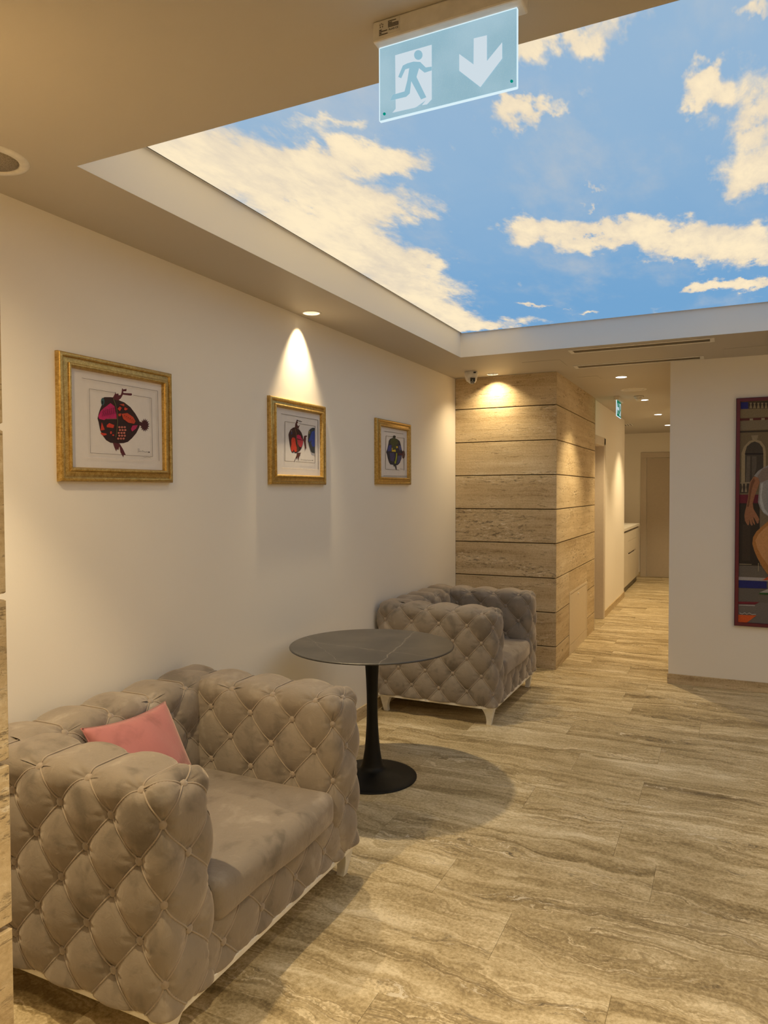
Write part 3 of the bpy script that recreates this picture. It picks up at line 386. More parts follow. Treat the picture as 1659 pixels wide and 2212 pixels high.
def bev_vf(x0, y0, z0, x1, y1, z1, w, seg=2):
    bm = bmesh.new()
    v, f = box_vf(x0, y0, z0, x1, y1, z1)
    vs = [bm.verts.new(p) for p in v]
    for q in f:
        bm.faces.new([vs[i] for i in q])
    bmesh.ops.bevel(bm, geom=bm.edges[:], offset=w, segments=seg, affect='EDGES', profile=.5)
    bm.verts.index_update()
    vv = [tuple(p.co) for p in bm.verts]; ff = [tuple(p.index for p in q.verts) for q in bm.faces]
    bm.free()
    return vv, ff

def box(name, b, mat, parent=None, bevel=0.0, seg=2):
    v, f = bev_vf(*b, bevel, seg) if bevel else box_vf(*b)
    return mk(name, v, f, mat, parent)

def join_vf(parts):
    V, Fs = [], []
    for v, f in parts:
        k = len(V); V += list(v); Fs += [tuple(i + k for i in q) for q in f]
    return V, Fs

def lathe_vf(c, prof, n=32):
    """prof: list of (r, z) from one end to the other, spun round the vertical through c"""
    V, Fs = [], []
    for (r, z) in prof:
        for k in range(n):
            a = 2 * math.pi * k / n
            V.append((c[0] + r * math.cos(a), c[1] + r * math.sin(a), c[2] + z))
    for i in range(len(prof) - 1):
        for k in range(n):
            a, b_ = i * n + k, i * n + (k + 1) % n
            Fs.append((a, b_, b_ + n, a + n))
    if prof[0][0] > 1e-4:
        Fs.append(tuple(range(n))[::-1])
    if prof[-1][0] > 1e-4:
        Fs.append(tuple((len(prof) - 1) * n + k for k in range(n)))
    return V, Fs

def lathe(name, c, prof, mat, parent=None, n=32, caps=True):
    V, Fs = lathe_vf(c, prof, n)
    if not caps:
        Fs = [f for f in Fs if len(f) == 4]
    o = mk(name, V, Fs, mat, parent, True)
    fix_normals(o)
    return o

def fix_normals(o):
    bm = bmesh.new(); bm.from_mesh(o.data)
    bmesh.ops.remove_doubles(bm, verts=bm.verts, dist=1e-6)
    bmesh.ops.recalc_face_normals(bm, faces=bm.faces)
    bm.to_mesh(o.data); bm.free()

def autosmooth(o, ang=40):
    bm = bmesh.new(); bm.from_mesh(o.data)
    for f in bm.faces:
        f.smooth = True
    for e in bm.edges:
        if len(e.link_faces) == 2 and e.calc_face_angle(0) > math.radians(ang):
            e.smooth = False
    bm.to_mesh(o.data); bm.free()

def poly_plane(loop, holes, z):
    """flat polygon with holes at height z, facing down"""
    bm = bmesh.new()
    edges = []
    for lp in [loop] + holes:
        vs = [bm.verts.new((x, y, z)) for x, y in lp]
        for i in range(len(vs)):
            edges.append(bm.edges.new((vs[i], vs[(i + 1) % len(vs)])))
    bmesh.ops.triangle_fill(bm, use_beauty=True, use_dissolve=False, edges=edges, normal=(0, 0, -1))
    for f in bm.faces:
        if f.normal.z > 0:
            f.normal_flip()
    bm.verts.index_update()
    V = [tuple(v.co) for v in bm.verts]; Fs = [tuple(v.index for v in f.verts) for f in bm.faces]
    bm.free()
    return V, Fs

# ------------------------------------------------------------------ the room
DOWN = [  # x, y, kind, power
    (-2.244, 3.718, 'wash'), (-1.935, 6.378, 'stone'),
    (-.901, 7.082, 'led'), (-.887, 8.987, 'led'), (-.877, 10.798, 'led'), (-.873, 12.63, 'led'),
    (-1.70, 1.12, 'room'), (-.15, .35, 'room'), (1.2, 1.0, 'room'), (2.15, 3.7, 'room')]
HOLE_R = .049
loop = [(XW, YB), (XR, YB), (XR, YP), (XP, YP), (XP, YE), (-2.2, YE), (-2.2, 8.4), (XW, 8.4)]
holes = [[(COVE[0], COVE[1]), (COVE[2], COVE[1]), (COVE[2], COVE[3]), (COVE[0], COVE[3])]]
for (x, y, k) in DOWN:
    holes.append([(x + HOLE_R * math.cos(2 * math.pi * i / 24), y + HOLE_R * math.sin(2 * math.pi * i / 24)) for i in range(24)])
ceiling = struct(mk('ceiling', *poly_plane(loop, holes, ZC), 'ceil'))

x0, y0, x1, y1 = COVE
t = .02
struct(box('trim_1', (x0 - t, y0 - t, ZC + .0008, x0, y1 + t, ZS + .02), 'cove'), 'pale vertical cove edge along the left of the sky panel')
struct(box('trim_2', (x0, y1, ZC + .0008, x1, y1 + t, ZS + .02), 'cove'), 'pale vertical cove edge at the far side of the sky panel')
struct(box('trim_3', (x1, y0 - t, ZC + .0008, x1 + t, y1 + t, ZS + .02), 'cove'), 'vertical cove edge on the right of the sky panel')
struct(box('trim_4', (x0, y0 - t, ZC + .0008, x1, y0, ZS + .02), 'cove'), 'vertical cove edge on the near side of the sky panel')
sk = thing('sky_ceiling_panel', 'large backlit ceiling panel printed with blue sky and cream clouds', 'light panel', ((x0 + x1) / 2, (y0 + y1) / 2, ZS))
g = .017
box('print_sheet', (x0 + g, y0 + g, ZS, x1 - g, y1 - g, ZS + .004), 'sky', sk)
box('panel_tray', (x0, y0, ZS + .008, x1, y1, ZS + .02), 'dplastic', sk)

wl = struct(box('wall_left', (XW - .1, YB, 0, XW, CY0, ZC + .02), 'wall'))
struct(box('wall_right', (XR, YB, 0, XR + .1, YP + .12, ZC + .02), 'wall'))
struct(box('wall_back', (XW - .1, YB - .1, 0, XR + .1, YB, ZC + .02), 'wall'))
struct(box('wall_painting', (XP, YP, 0, XR + .1, YP + .14, ZC), 'wall'), 'plain wall with the large painting beside the corridor')
struct(box('wall_corridor_right', (XP, YP + .14, 0, XP + .1, YE, ZC), 'wall'))
struct(box('wall_corridor_end', (-2.3, YE, 0, XP + .1, YE + .1, ZC + .02), 'wall'))
XC = -1.40
struct(box('wall_corridor_left', (-2.2, 9.36, 0, XC, 11.42, ZC), 'wall'))
struct(box('wall_corridor_lintel', (-1.62, CY1, 2.20, XC, 9.36, ZC), 'wall'))
struct(box('wall_niche', (-2.3, 11.42, 0, -2.2, YE, ZC + .02), 'wall'))
struct(box('wall_behind_column', (-2.3, CY1 + .02, 0, -1.64, 9.36, ZC), 'wall'))
bbL = struct(mk('baseboard_left', *join_vf([bev_vf(XW, YB, 0, XW + .012, CY0, .088, .002)]), 'stone'))
struct(box('baseboard_painting', (XP - .008, YP - .012, 0, XR, YP, .082, ), 'stone', None, .002))
struct(box('baseboard_corridor', (XC, 9.44, 0, XC + .012, 11.42, .085), 'stone', None, .002))
struct(box('baseboard_end', (-1.56, YE - .012, 0, -1.45, YE, .085), 'stone', None, .002))

# floor: planks 1.22 x 0.305, laid across the room, end joints staggered
floor = struct(box('floor', (XW, YB, -.06, XR, YE, -.004), 'joint'))
TL, TW = 1.222, .3052
ANCH = {-1: -.32, 0: -.73, 1: -1.06, 2: -.26, 3: -.44, 4: -.93, 5: -.40, 6: -.80, 7: -.355, 8: -.95, 9: -.15, 10: -.62}
tile_meshes = {}
def tile(xa, xb, ya, yb):
    key = (round(xb - xa, 3), round(yb - ya, 3))
    if key not in tile_meshes:
        w, d = xb - xa, yb - ya
        v, f = bev_vf(-w / 2 + .0004, -d / 2 + .0004, -.004, w / 2 - .0004, d / 2 - .0004, 0, .0006, 1)
        me = bpy.data.meshes.new('floor_tile'); me.from_pydata(v, [], f); me.update()
        me.materials.append(MAT['floor'])
        tile_meshes[key] = me
    o = bpy.data.objects.new('floor_tile', tile_meshes[key])
    o.location = ((xa + xb) / 2, (ya + yb) / 2, 0)
    link(o, floor)
row0 = 2.355
rr = math.floor((YB - row0) / TW)
while row0 + rr * TW < YE:
    ya, yb = max(YB, row0 + rr * TW), min(YE, row0 + (rr + 1) * TW)
    off = ANCH.get(rr, random.Random(rr * 13 + 5).uniform(-1.2, 0))
    lo, hi = (XW, XR) if ya < YP - .02 else (-2.2, XP)
    if ya >= CY0 - .02 and yb < CY1:
        lo = CX - .05
    elif 9.36 < ya < 11.3:
        lo = XC - .03
    elif ya >= YP:
        lo = -1.64 if ya < 9.4 else -2.2
    x = off - TL * math.ceil((off - lo) / TL)
    while x < hi - 1e-4:
        a, c = max(x, lo), min(x + TL, hi)
        if c - a > .01:
            tile(a, c, ya, yb)
        x += TL
    rr += 1

# stone column: eight recessed joints, mitred slabs on the front and on the corridor side
ZJ = [0, .207, .517, .829, 1.143, 1.453, 1.766, 2.079, 2.393, ZC]
col = struct(box('wall_column', (XW, CY0 + .022, 0, CX - .022, CY1, ZC), 'joint'), 'square column clad in beige travertine courses beside the corridor')
G = .0045
def slab(poly, za, zb, parent, name='stone_block'):
    bm = bmesh.new()
    lo = [bm.verts.new((x, y, za)) for x, y in poly]; hi = [bm.verts.new((x, y, zb)) for x, y in poly]
    bm.faces.new(lo[::-1]); bm.faces.new(hi)
    n = len(poly)
    for i in range(n):
        bm.faces.new((lo[i], lo[(i + 1) % n], hi[(i + 1) % n], hi[i]))
    bmesh.ops.recalc_face_normals(bm, faces=bm.faces)
    bmesh.ops.bevel(bm, geom=bm.edges[:], offset=.0018, segments=1, affect='EDGES')
    bm.verts.index_update()
    V = [tuple(v.co) for v in bm.verts]; Fs = [tuple(v.index for v in f.verts) for f in bm.faces]
    bm.free()
    return mk(name, V, Fs, 'stone', parent)
AP = (7.10, 8.08, .625)       # access hatch in the side: y0, y1, top
for i in range(9):
    za, zb = ZJ[i] + (G if i else 0), ZJ[i + 1] - (G if i < 8 else 0)
    slab([(XW + .001, CY0), (CX, CY0), (CX - .022, CY0 + .022), (XW + .001, CY0 + .022)], za, zb, col)
    if zb < AP[2] + .1 and i < 2 or (i == 2 and za < AP[2]):
        top = min(zb, AP[2])
        slab([(CX, CY0 + .0006), (CX, AP[0]), (CX - .022, AP[0]), (CX - .022, CY0 + .0226)], za, zb, col)
        slab([(CX, AP[1]), (CX, CY1), (CX - .022, CY1), (CX - .022, AP[1])], za, zb, col)
        if zb > AP[2]:
            slab([(CX, AP[0] + .0006), (CX, AP[1] - .0006), (CX - .022, AP[1] - .0006), (CX - .022, AP[0] + .0006)], AP[2], zb, col)
    else:
        slab([(CX, CY0 + .0006), (CX, CY1), (CX - .022, CY1), (CX - .022, CY0 + .0226)], za, zb, col)
struct(box('trim_5', (CX - .03, CY1, 0, CX + .002, CY1 + .012, ZC), 'casing'), 'thin metal corner strip at the far edge of the stone column')

# near pillar at the left edge of the view
PX, PY0, PY1 = -1.206, .32, .900
pil = struct(box('wall_pillar', (XW, PY0 + .03, 0, PX - .03, PY1 - .03, ZC), 'joint'), 'rough travertine pillar beside the near armchair')
ZP = [0, .19, .50, .808, 1.118, 1.428, 1.742, 2.055, 2.37, ZC]
for i in range(9):
    za, zb = ZP[i] + (.006 if i else 0), ZP[i + 1] - (.006 if i < 8 else 0)
    for poly in ([(PX, PY0), (PX, PY1), (PX - .03, PY1 - .03), (PX - .03, PY0 + .03)], [(PX, PY1), (XW + .001, PY1), (XW + .001, PY1 - .03), (PX - .03, PY1 - .03)],
                 [(PX, PY0), (XW + .001, PY0), (XW + .001, PY0 + .03), (PX - .03, PY0 + .03)]):
        slab(poly, za, zb, pil)

# ------------------------------------------------------------------ tufted armchair
UH, VH = .1045, .1145            # half periods of the tufting
TH = .232                       # arm / back thickness
DEP, WID = .915, 1.195
ZT, ZB = .800, .085
RAD = .062
BUMP, PIT = .020, .012

def tuft(a, b):
    """height of the padding over the seam level; buttons where a+b is odd"""
    p, q = (a + b - 1) / 2, (a - b - 1) / 2
    s = abs(math.sin(math.pi * p) * math.sin(math.pi * q))
    dp, dq = p - round(p), q - round(q)
    da, db = (dp + dq) * UH, (dp - dq) * VH
    d = math.hypot(da, db)
    h = BUMP * s ** .62 - PIT * math.exp(-(d / .030) ** 2)
    if d > 1e-4:
        th = math.atan2(db, da)
        ph = 2.1 * round(p) + 1.3 * round(q)
        h += .0022 * math.exp(-((d - .030) / .022) ** 2) * math.sin(9 * th + ph) * min(1, s * 6)
    return h

def tuft_arm(a, b):
    h = tuft(a, b)
    for (ca, cb) in ((0, 0), (0, 2), (2, 0)):
        h -= .65 * max(h, 0) * math.exp(-((a - ca) ** 2 + (b - cb) ** 2) / .22)
    return h

def channel(a, b):
    """roll-over top: straight seams across at odd a, buttons on both long edges"""
    s = abs(math.cos(math.pi * a / 2))
    an = 2 * round((a - 1) / 2) + 1
    d0 = math.hypot((a - an) * UH, b * VH); d1 = math.hypot((a - an) * UH, (2 - b) * VH)
    h = BUMP * s ** 1.0 * (1 + .10 * math.sin(math.pi * b / 2))
    h -= PIT * (math.exp(-(d0 / .030) ** 2) + math.exp(-(d1 / .030) ** 2))
    d = min(d0, d1)
    th = math.atan2((b if d0 < d1 else 2 - b) * VH, (a - an) * UH)
    h += .0026 * math.exp(-((d - .034) / .026) ** 2) * math.sin(8 * th + an) * min(1, s * 3)
    return h

def toph(a, b):
    if a < -1:
        return channel(a, b)
    return tuft_arm(a, b) * min(1., max(0., (a + 1) / .35)) ** .6

class Panel:
    """one face of a padded block: flat origin + axes, (a,b) tuft coordinates, rounded by the block"""
    def __init__(s, lo, hi, fn, amap, bmap, hfun, ur, vr, lines='lattice'):
        s.lo, s.hi, s.fn, s.am, s.bm, s.h, s.ur, s.vr, s.lines = lo, hi, fn, amap, bmap, hfun, ur, vr, lines
    def point(s, u, v, extra=0.):
        p = s.fn(u, v)
        c = [min(max(p[i], s.lo[i] + RAD), s.hi[i] - RAD) for i in range(3)]
        d = [p[i] - c[i] for i in range(3)]
        n = math.sqrt(sum(k * k for k in d)) or 1e-6
        nn = [k / n for k in d]
        h = s.h(s.am(u), s.bm(v)) + extra
        q = [c[i] + nn[i] * (RAD + h - .007) for i in range(3)]
        q[2] = max(q[2], .134)
        return tuple(q), nn

def build_block(name, panels, xf, parent, step=.0075, flip=False):
    V, Fs = [], []
    for P in panels:
        nu = max(2, int(abs(P.ur[1] - P.ur[0]) / step)); nv = max(2, int(abs(P.vr[1] - P.vr[0]) / step))
        k0 = len(V)
        for i in range(nu + 1):
            u = P.ur[0] + (P.ur[1] - P.ur[0]) * i / nu
            for j in range(nv + 1):
                v = P.vr[0] + (P.vr[1] - P.vr[0]) * j / nv
                V.append(xf(P.point(u, v)[0]))
        for i in range(nu):
            for j in range(nv):
                a = k0 + i * (nv + 1) + j
                Fs.append((a, a + 1, a + nv + 2, a + nv + 1))
    o = mk(name, V, Fs, 'velvet', parent, True)
    bm = bmesh.new(); bm.from_mesh(o.data)
    bmesh.ops.remove_doubles(bm, verts=bm.verts, dist=.0012)
    bmesh.ops.recalc_face_normals(bm, faces=bm.faces)
    for f in bm.faces:
        f.smooth = True
    bm.to_mesh(o.data); bm.free()
    return o

def seam_lines(P):
    """polylines in (u,v) along the seams of a panel"""
    ua, ub = P.ur; va, vb = P.vr
    A = [P.am(ua), P.am(ub)]; B = [P.bm(va), P.bm(vb)]
    inv = lambda val, m, r: r[0] + (val - m(r[0])) / (m(r[1]) - m(r[0])) * (r[1] - r[0])
    a0, a1, b0, b1 = min(A), max(A), min(B), max(B)
    res = []
    segs = []
    def diag(alo, ahi):
        for k in range(-30, 31):
            s0, s1 = max(alo, k * 2 + 1 - b1), min(ahi, k * 2 + 1 - b0)      # a + b = 2k+1
            if s1 - s0 > .02:
                segs.append([(s, 2 * k + 1 - s) for s in np.linspace(s0, s1, max(3, int((s1 - s0) * 11)))])
            s0, s1 = max(alo, b0 + 2 * k + 1), min(ahi, b1 + 2 * k + 1)      # a - b = 2k+1
            if s1 - s0 > .02:
                segs.append([(s, s - 2 * k - 1) for s in np.linspace(s0, s1, max(3, int((s1 - s0) * 11)))])
    if P.lines == 'lattice':
        diag(a0, a1)
    else:
        k = math.ceil(a0)
        for k in range(math.ceil(a0), math.floor(a1) + 1):
            if k % 2:
                segs.append([(k, s) for s in np.linspace(b0, b1, 18)])
        if P.lines == 'top':
            diag(max(a0, -1), a1)
    for sg in segs:
        res.append([(inv(a, P.am, P.ur), inv(b, P.bm, P.vr)) for a, b in sg])
    return res

def build_cords(panels, xf, parent, r=.0029):
    V, Fs = [], []
    for P in panels:
        for pl in seam_lines(P):
            pts, nr = [], []
            for (u, v) in pl:
                p, n = P.point(u, v, .0030)
                pts.append(Vector(xf(p))); nr.append((Vector(xf(tuple(p[i] + n[i] for i in range(3)))) - pts[-1]).normalized())
            k0 = len(V); ns = 6
            for i, p in enumerate(pts):
                tg = (pts[min(i + 1, len(pts) - 1)] - pts[max(i - 1, 0)])
                if tg.length < 1e-6:
                    tg = Vector((1, 0, 0))
                sd = tg.normalized().cross(nr[i]).normalized()
                for j in range(ns):
                    w = 2 * math.pi * j / ns
                    V.append(tuple(p + sd * (r * math.cos(w)) + nr[i] * (r * math.sin(w))))
            for i in range(len(pts) - 1):
                for j in range(ns):
                    a, b = k0 + i * ns + j, k0 + i * ns + (j + 1) % ns
                    Fs.append((a, b, b + ns, a + ns))
    return mk('seam_piping', V, Fs, 'cord', parent, True)

_bm_btn = None
def button_mesh():
    global _bm_btn
    if _bm_btn is None:
        prof = [(.0001, -.004), (.011, -.003), (.0138, .0), (.0128, .0035), (.0085, .0062), (.0001, .0075)]
        V, Fs = lathe_vf((0, 0, 0), prof, 14)
        _bm_btn = bpy.data.meshes.new('upholstery_button')
        _bm_btn.from_pydata(V, [], Fs); _bm_btn.update()
        _bm_btn.polygons.foreach_set('use_smooth', [True] * len(_bm_btn.polygons))
        _bm_btn.materials.append(MAT['cord'])
    return _bm_btn

def build_buttons(panels, xf, parent, zmin=.16):
    seen = []
    for P in panels:
        A = sorted((P.am(P.ur[0]), P.am(P.ur[1]))); B = sorted((P.bm(P.vr[0]), P.bm(P.vr[1])))
        inv = lambda val, m, r: r[0] + (val - m(r[0])) / (m(r[1]) - m(r[0])) * (r[1] - r[0])
        for a in range(math.ceil(A[0] - .01), math.floor(A[1] + .01) + 1):
            for b in range(math.ceil(B[0] - .01), math.floor(B[1] + .01) + 1):
                if (a + b) % 2 == 0:
                    continue
                if P.lines != 'lattice' and b == 1 and not (P.lines == 'top' and a == 0):
                    continue
                p, n = P.point(inv(a, P.am, P.ur), inv(b, P.bm, P.vr), .0035)
                q = Vector(xf(p)); nn = (Vector(xf(tuple(p[i] + n[i] for i in range(3)))) - q).normalized()
                if q.z < zmin or any((q - s).length < .02 for s in seen):
                    continue
                seen.append(q)
                o = bpy.data.objects.new('upholstery_button', button_mesh())
                org = ORG[parent.name]
                o.location = q - Vector(org)
                o.rotation_mode = 'QUATERNION'
                o.rotation_quaternion = nn.to_track_quat('Z', 'Y')
                link(o, parent); ORG[o.name] = org

def rounded_box(lo, hi, r, step=.02, crown=0., puff=None):
    """closed soft box (cushion): grid on six faces, rounded"""
    V, Fs = [], []
    c0 = [(lo[i] + hi[i]) / 2 for i in range(3)]; hs = [(hi[i] - lo[i]) / 2 for i in range(3)]
    for ax in range(3):
        for sg in (-1, 1):
            u, v = (ax + 1) % 3, (ax + 2) % 3
            nu, nv = max(4, int(2 * hs[u] / step)), max(4, int(2 * hs[v] / step))
            k0 = len(V)
            for i in range(nu + 1):
                for j in range(nv + 1):
                    p = [0, 0, 0]
                    p[ax] = c0[ax] + sg * hs[ax]; p[u] = c0[u] + hs[u] * (2 * i / nu - 1); p[v] = c0[v] + hs[v] * (2 * j / nv - 1)
                    q = [min(max(p[k], lo[k] + r), hi[k] - r) for k in range(3)]
                    d = [p[k] - q[k] for k in range(3)]; n = math.sqrt(sum(k * k for k in d)) or 1
                    p = [q[k] + d[k] / n * r for k in range(3)]
                    if puff:
                        p = puff(p, c0, hs)
                    V.append(tuple(p))
            for i in range(nu):
                for j in range(nv):
                    a = k0 + i * (nv + 1) + j
                    Fs.append((a, a + 1, a + nv + 2, a + nv + 1))
    return V, Fs

def soft(name, V, Fs, mat, parent):
    o = mk(name, V, Fs, mat, parent, True)
    bm = bmesh.new(); bm.from_mesh(o.data)
    bmesh.ops.remove_doubles(bm, verts=bm.verts, dist=1e-4)
    bmesh.ops.recalc_face_normals(bm, faces=bm.faces)
    for f in bm.faces:
        f.smooth = True
    bm.to_mesh(o.data); bm.free()
    return o

def make_armchair(label):
    """local frame: front edge at x=0, seat looks along +x, centred on y, floor z=0"""
    t = thing('tufted_armchair', label, 'armchair', (0, 0, 0), 'tufted velvet armchairs')
    TOPM = lambda v: v / TH * 2                    # across the thickness: one full period
    for sg in (-1, 1):
        # arm block in (f, t, z): f = distance behind the front, t = from the outer face inward
        lo, hi = (0, 0, ZB), (DEP, TH, ZT)
        xf = (lambda p, s=sg: (-p[0], s * (WID / 2 - p[1]), p[2]))
        am = lambda f: -f / UH
        bm_ = lambda z: (z - ZT) / VH
        outer = Panel(lo, hi, lambda f, z: (f, 0, z), am, bm_, tuft_arm, (0, DEP), (ZB, ZT))
        inner = Panel(lo, hi, lambda f, z: (f, TH, z), am, lambda z: 2 + (ZT - z) / VH, tuft_arm, (0, DEP), (ZB, ZT))
        top = Panel(lo, hi, lambda f, w: (f, w, ZT), am, TOPM, toph, (0, DEP), (0, TH), 'top')
        front = Panel(lo, hi, lambda w, z: (0, w, z), TOPM, bm_, tuft_arm, (0, TH), (ZB, ZT))
        rear = Panel(lo, hi, lambda w, z: (DEP, w, z), TOPM, bm_, lambda a, b: .0, (0, TH), (ZB, ZT))
        pans = [outer, inner, top, front]
        a_ = build_block('arm', pans + [rear], xf, t)
        build_cords(pans, xf, a_)
        build_buttons(pans, xf, a_)
    # back block between the arms in (d, w, z): d = behind its inner face
    hw = WID / 2 - TH + .12
    lo, hi = (0, -hw - RAD, ZB), (TH, hw + RAD, ZT)
    xfb = lambda p: (-(DEP - TH) - p[0], p[1], p[2])
    amb = lambda w: w / UH
    bin_ = lambda z: (z - ZT) / VH
    tb = Panel(lo, hi, lambda w, d: (d, w, ZT), amb, TOPM, channel, (-hw, hw), (0, TH), 'channel')
    ib = Panel(lo, hi, lambda w, z: (0, w, z), amb, bin_, tuft, (-hw, hw), (ZB + .1, ZT))
    ob = Panel(lo, hi, lambda w, z: (TH, w, z), amb, lambda z: 2 + (ZT - z) / VH, tuft, (-hw, hw), (ZB, ZT))
    b_ = build_block('backrest', [tb, ib, ob], xfb, t)
    build_cords([tb, ib], xfb, b_)
    build_buttons([tb, ib], xfb, b_, .47)
    # front rail under the cushion
    hw2 = WID / 2 - TH + .09
    lo, hi = (0, -hw2 - RAD, ZB), (.16, hw2 + RAD, .335)
    rl = Panel(lo, hi, lambda w, z: (0, w, z), amb, lambda z: (z - .205) / VH, lambda a, b: tuft(a, b) * .8, (-hw2, hw2), (ZB, .335))
    rt = Panel(lo, hi, lambda w, d: (d, w, .335), amb, TOPM, lambda a, b: 0., (-hw2, hw2), (0, .16))
    xfr = lambda p: (-.012 - p[0], p[1], p[2])
    r_ = build_block('front_rail', [rl], xfr, t)
    build_cords([rl], xfr, r_)
    build_buttons([rl], xfr, r_, .17)
    # seat cushion
    def puff(p, c, h):
        u, v, w = [(p[i] - c[i]) / h[i] for i in range(3)]
        if w > 0:
            p[2] += .020 * (1 - u * u) * (1 - v * v) * w + .004 * math.sin(3.1 * u + 1) * math.cos(2.3 * v)
        if u > .5:
            p[0] += .012 * (1 - v * v) * (1 - w * w) + .004 * math.sin(5 * v)
        return p
    hw3 = WID / 2 - TH + .012
    V, Fs = rounded_box((-(DEP - TH) - .01, -hw3, .288), (.004, hw3, .425), .042, .016, 0, puff)
    soft('seat_cushion', V, Fs, 'velvet', t)
    # plinth and legs
    box('plinth', (-DEP + .02, -WID / 2 + .010, .117, -.012, WID / 2 - .010, .137), 'white', t, .003)
    for sx in (-.026, -DEP + .026):
        for sy in (-1, 1):
            ox, oy = sx, sy * (WID / 2 - .028)
            ix = -1 if sx > -.3 else 1
            V, Fs = [], []
            n = 8
            for k in range(n + 1):
                q = k / n
                z = .118 * (1 - q)
                w = .034 + .050 * (1 - q) ** 2.2
                off = .022 * q
                xa, ya = ox + ix * off, oy - sy * off
                xb, yb = xa + ix * w, ya - sy * w
                V += [(xa, ya, z), (xb, ya, z), (xb, yb, z), (xa, yb, z)]
            for k in range(n):
                for j in range(4):
                    a, b = 4 * k + j, 4 * k + (j + 1) % 4
                    Fs.append((a, b, b + 4, a + 4))
            Fs += [(0, 1, 2, 3), tuple(4 * n + j for j in range(4))]
            l_ = mk('leg', V, Fs, 'white', t)
            fix_normals(l_); autosmooth(l_, 35)
    return t

def copy_tree(o, parent=None):
    c = o.copy(); COL.objects.link(c)
    if parent is not None:
        c.parent = parent
    for ch in o.children:
        copy_tree(ch, c)
    return c

chair = make_armchair('taupe tufted velvet armchair holding the pink cushion, nearest the camera')
chair2 = copy_tree(chair)
chair.location = (-1.394, 2.102, 0)
chair2.location = (-1.410, 5.315, 0)
chair2['label'] = 'taupe tufted velvet armchair behind the round table, next to the stone column'

# ------------------------------------------------------------------ pink cushion leaning on the back of the near chair
def pillow():
    n = 34; S = .205
    c = Vector((-1.925, 1.995, .612))
    ex = Vector((.02, 1, -.03)).normalized()
    ez = Vector((-.50, .02, .86)).normalized()
    ey = ex.cross(ez).normalized()
    t_ = thing('throw_cushion', 'small pink velvet cushion leaning in the seat of the near armchair', 'cushion', tuple(c))
    V, Fs = [], []
    for sg in (-1, 1):
        k0 = len(V)
        for i in range(n + 1):
            for j in range(n + 1):
                u, v = 2 * i / n - 1, 2 * j / n - 1
                px = u * (1 - .11 * (1 - v * v) * abs(u)); pz = v * (1 - .11 * (1 - u * u) * abs(v))
                w = ((1 - u * u) * (1 - v * v))
                d = .075 * max(w, 0) ** .42 + .004 * math.sin(7 * u + 3 * v) * w
                V.append(tuple(c + ex * (px * S) + ez * (pz * S) + ey * (sg * d)))
        for i in range(n):
            for j in range(n):
                a = k0 + i * (n + 1) + j
                Fs.append((a, a + 1, a + n + 2, a + n + 1))
    soft('cushion_cover', V, Fs, 'pink', t_)
    rim = []
    for k in range(n):
        rim.append((2 * k / n - 1, -1))
    for k in range(n):
        rim.append((1, 2 * k / n - 1))
    for k in range(n):
        rim.append((1 - 2 * k / n, 1))
    for k in range(n):
        rim.append((-1, 1 - 2 * k / n))
    V, Fs = [], []
    m = len(rim)
    for (u, v) in rim:
        px = u * (1 - .11 * (1 - v * v) * abs(u)); pz = v * (1 - .11 * (1 - u * u) * abs(v))
        p = c + ex * (px * S) + ez * (pz * S)
        o_ = (ex * px + ez * pz).normalized()
        for (da, db) in ((.0025, 0), (0, .0025), (-.0025, 0), (0, -.0025)):
            V.append(tuple(p + o_ * da + ey * db))
    for k in range(m):
        for j in range(4):
            a, b = 4 * k + j, 4 * k + (j + 1) % 4
            a2, b2 = 4 * ((k + 1) % m) + j, 4 * ((k + 1) % m) + (j + 1) % 4
            Fs.append((a, b, b2, a2))
    mk('seam', V, Fs, 'pink', t_, True)
pillow()

# ------------------------------------------------------------------ round pedestal table
tc = (-1.806, 3.626, 0)
tb = thing('pedestal_table', 'round dark stone table on a black trumpet pedestal between the armchairs', 'table', tc)
lathe('table_top', tc, [(.0001, .755), (.455, .755), (.4635, .7535), (.465, .751), (.464, .747), (.449, .743), (.43, .742), (.0001, .742)], 'table', tb, 96)
autosmooth(bpy.data.objects['table_top'], 50)
lathe('top_plate', tc, [(.0001, .7415), (.17, .7415), (.17, .735), (.0001, .735)], 'black', tb, 32)
ped = [(.046, .735), (.043, .70), (.039, .64), (.0345, .56), (.0315, .48), (.0305, .42), (.031, .36), (.0335, .29), (.038, .22), (.044, .155), (.053, .10), (.060, .072), (.066, .056),
       (.082, .046), (.12, .036), (.17, .024), (.22, .014), (.248, .008), (.252, .005), (.252, .0005), (.0001, .0005)]
lathe('pedestal', tc, ped, 'black', tb, 64)

# ------------------------------------------------------------------ framed prints on the left wall
_cm = {}
def flatmat(c):
    if c not in _cm:
        _cm[c] = plain('print_ink', c, .75, var=.10, scale=120)
    return _cm[c]

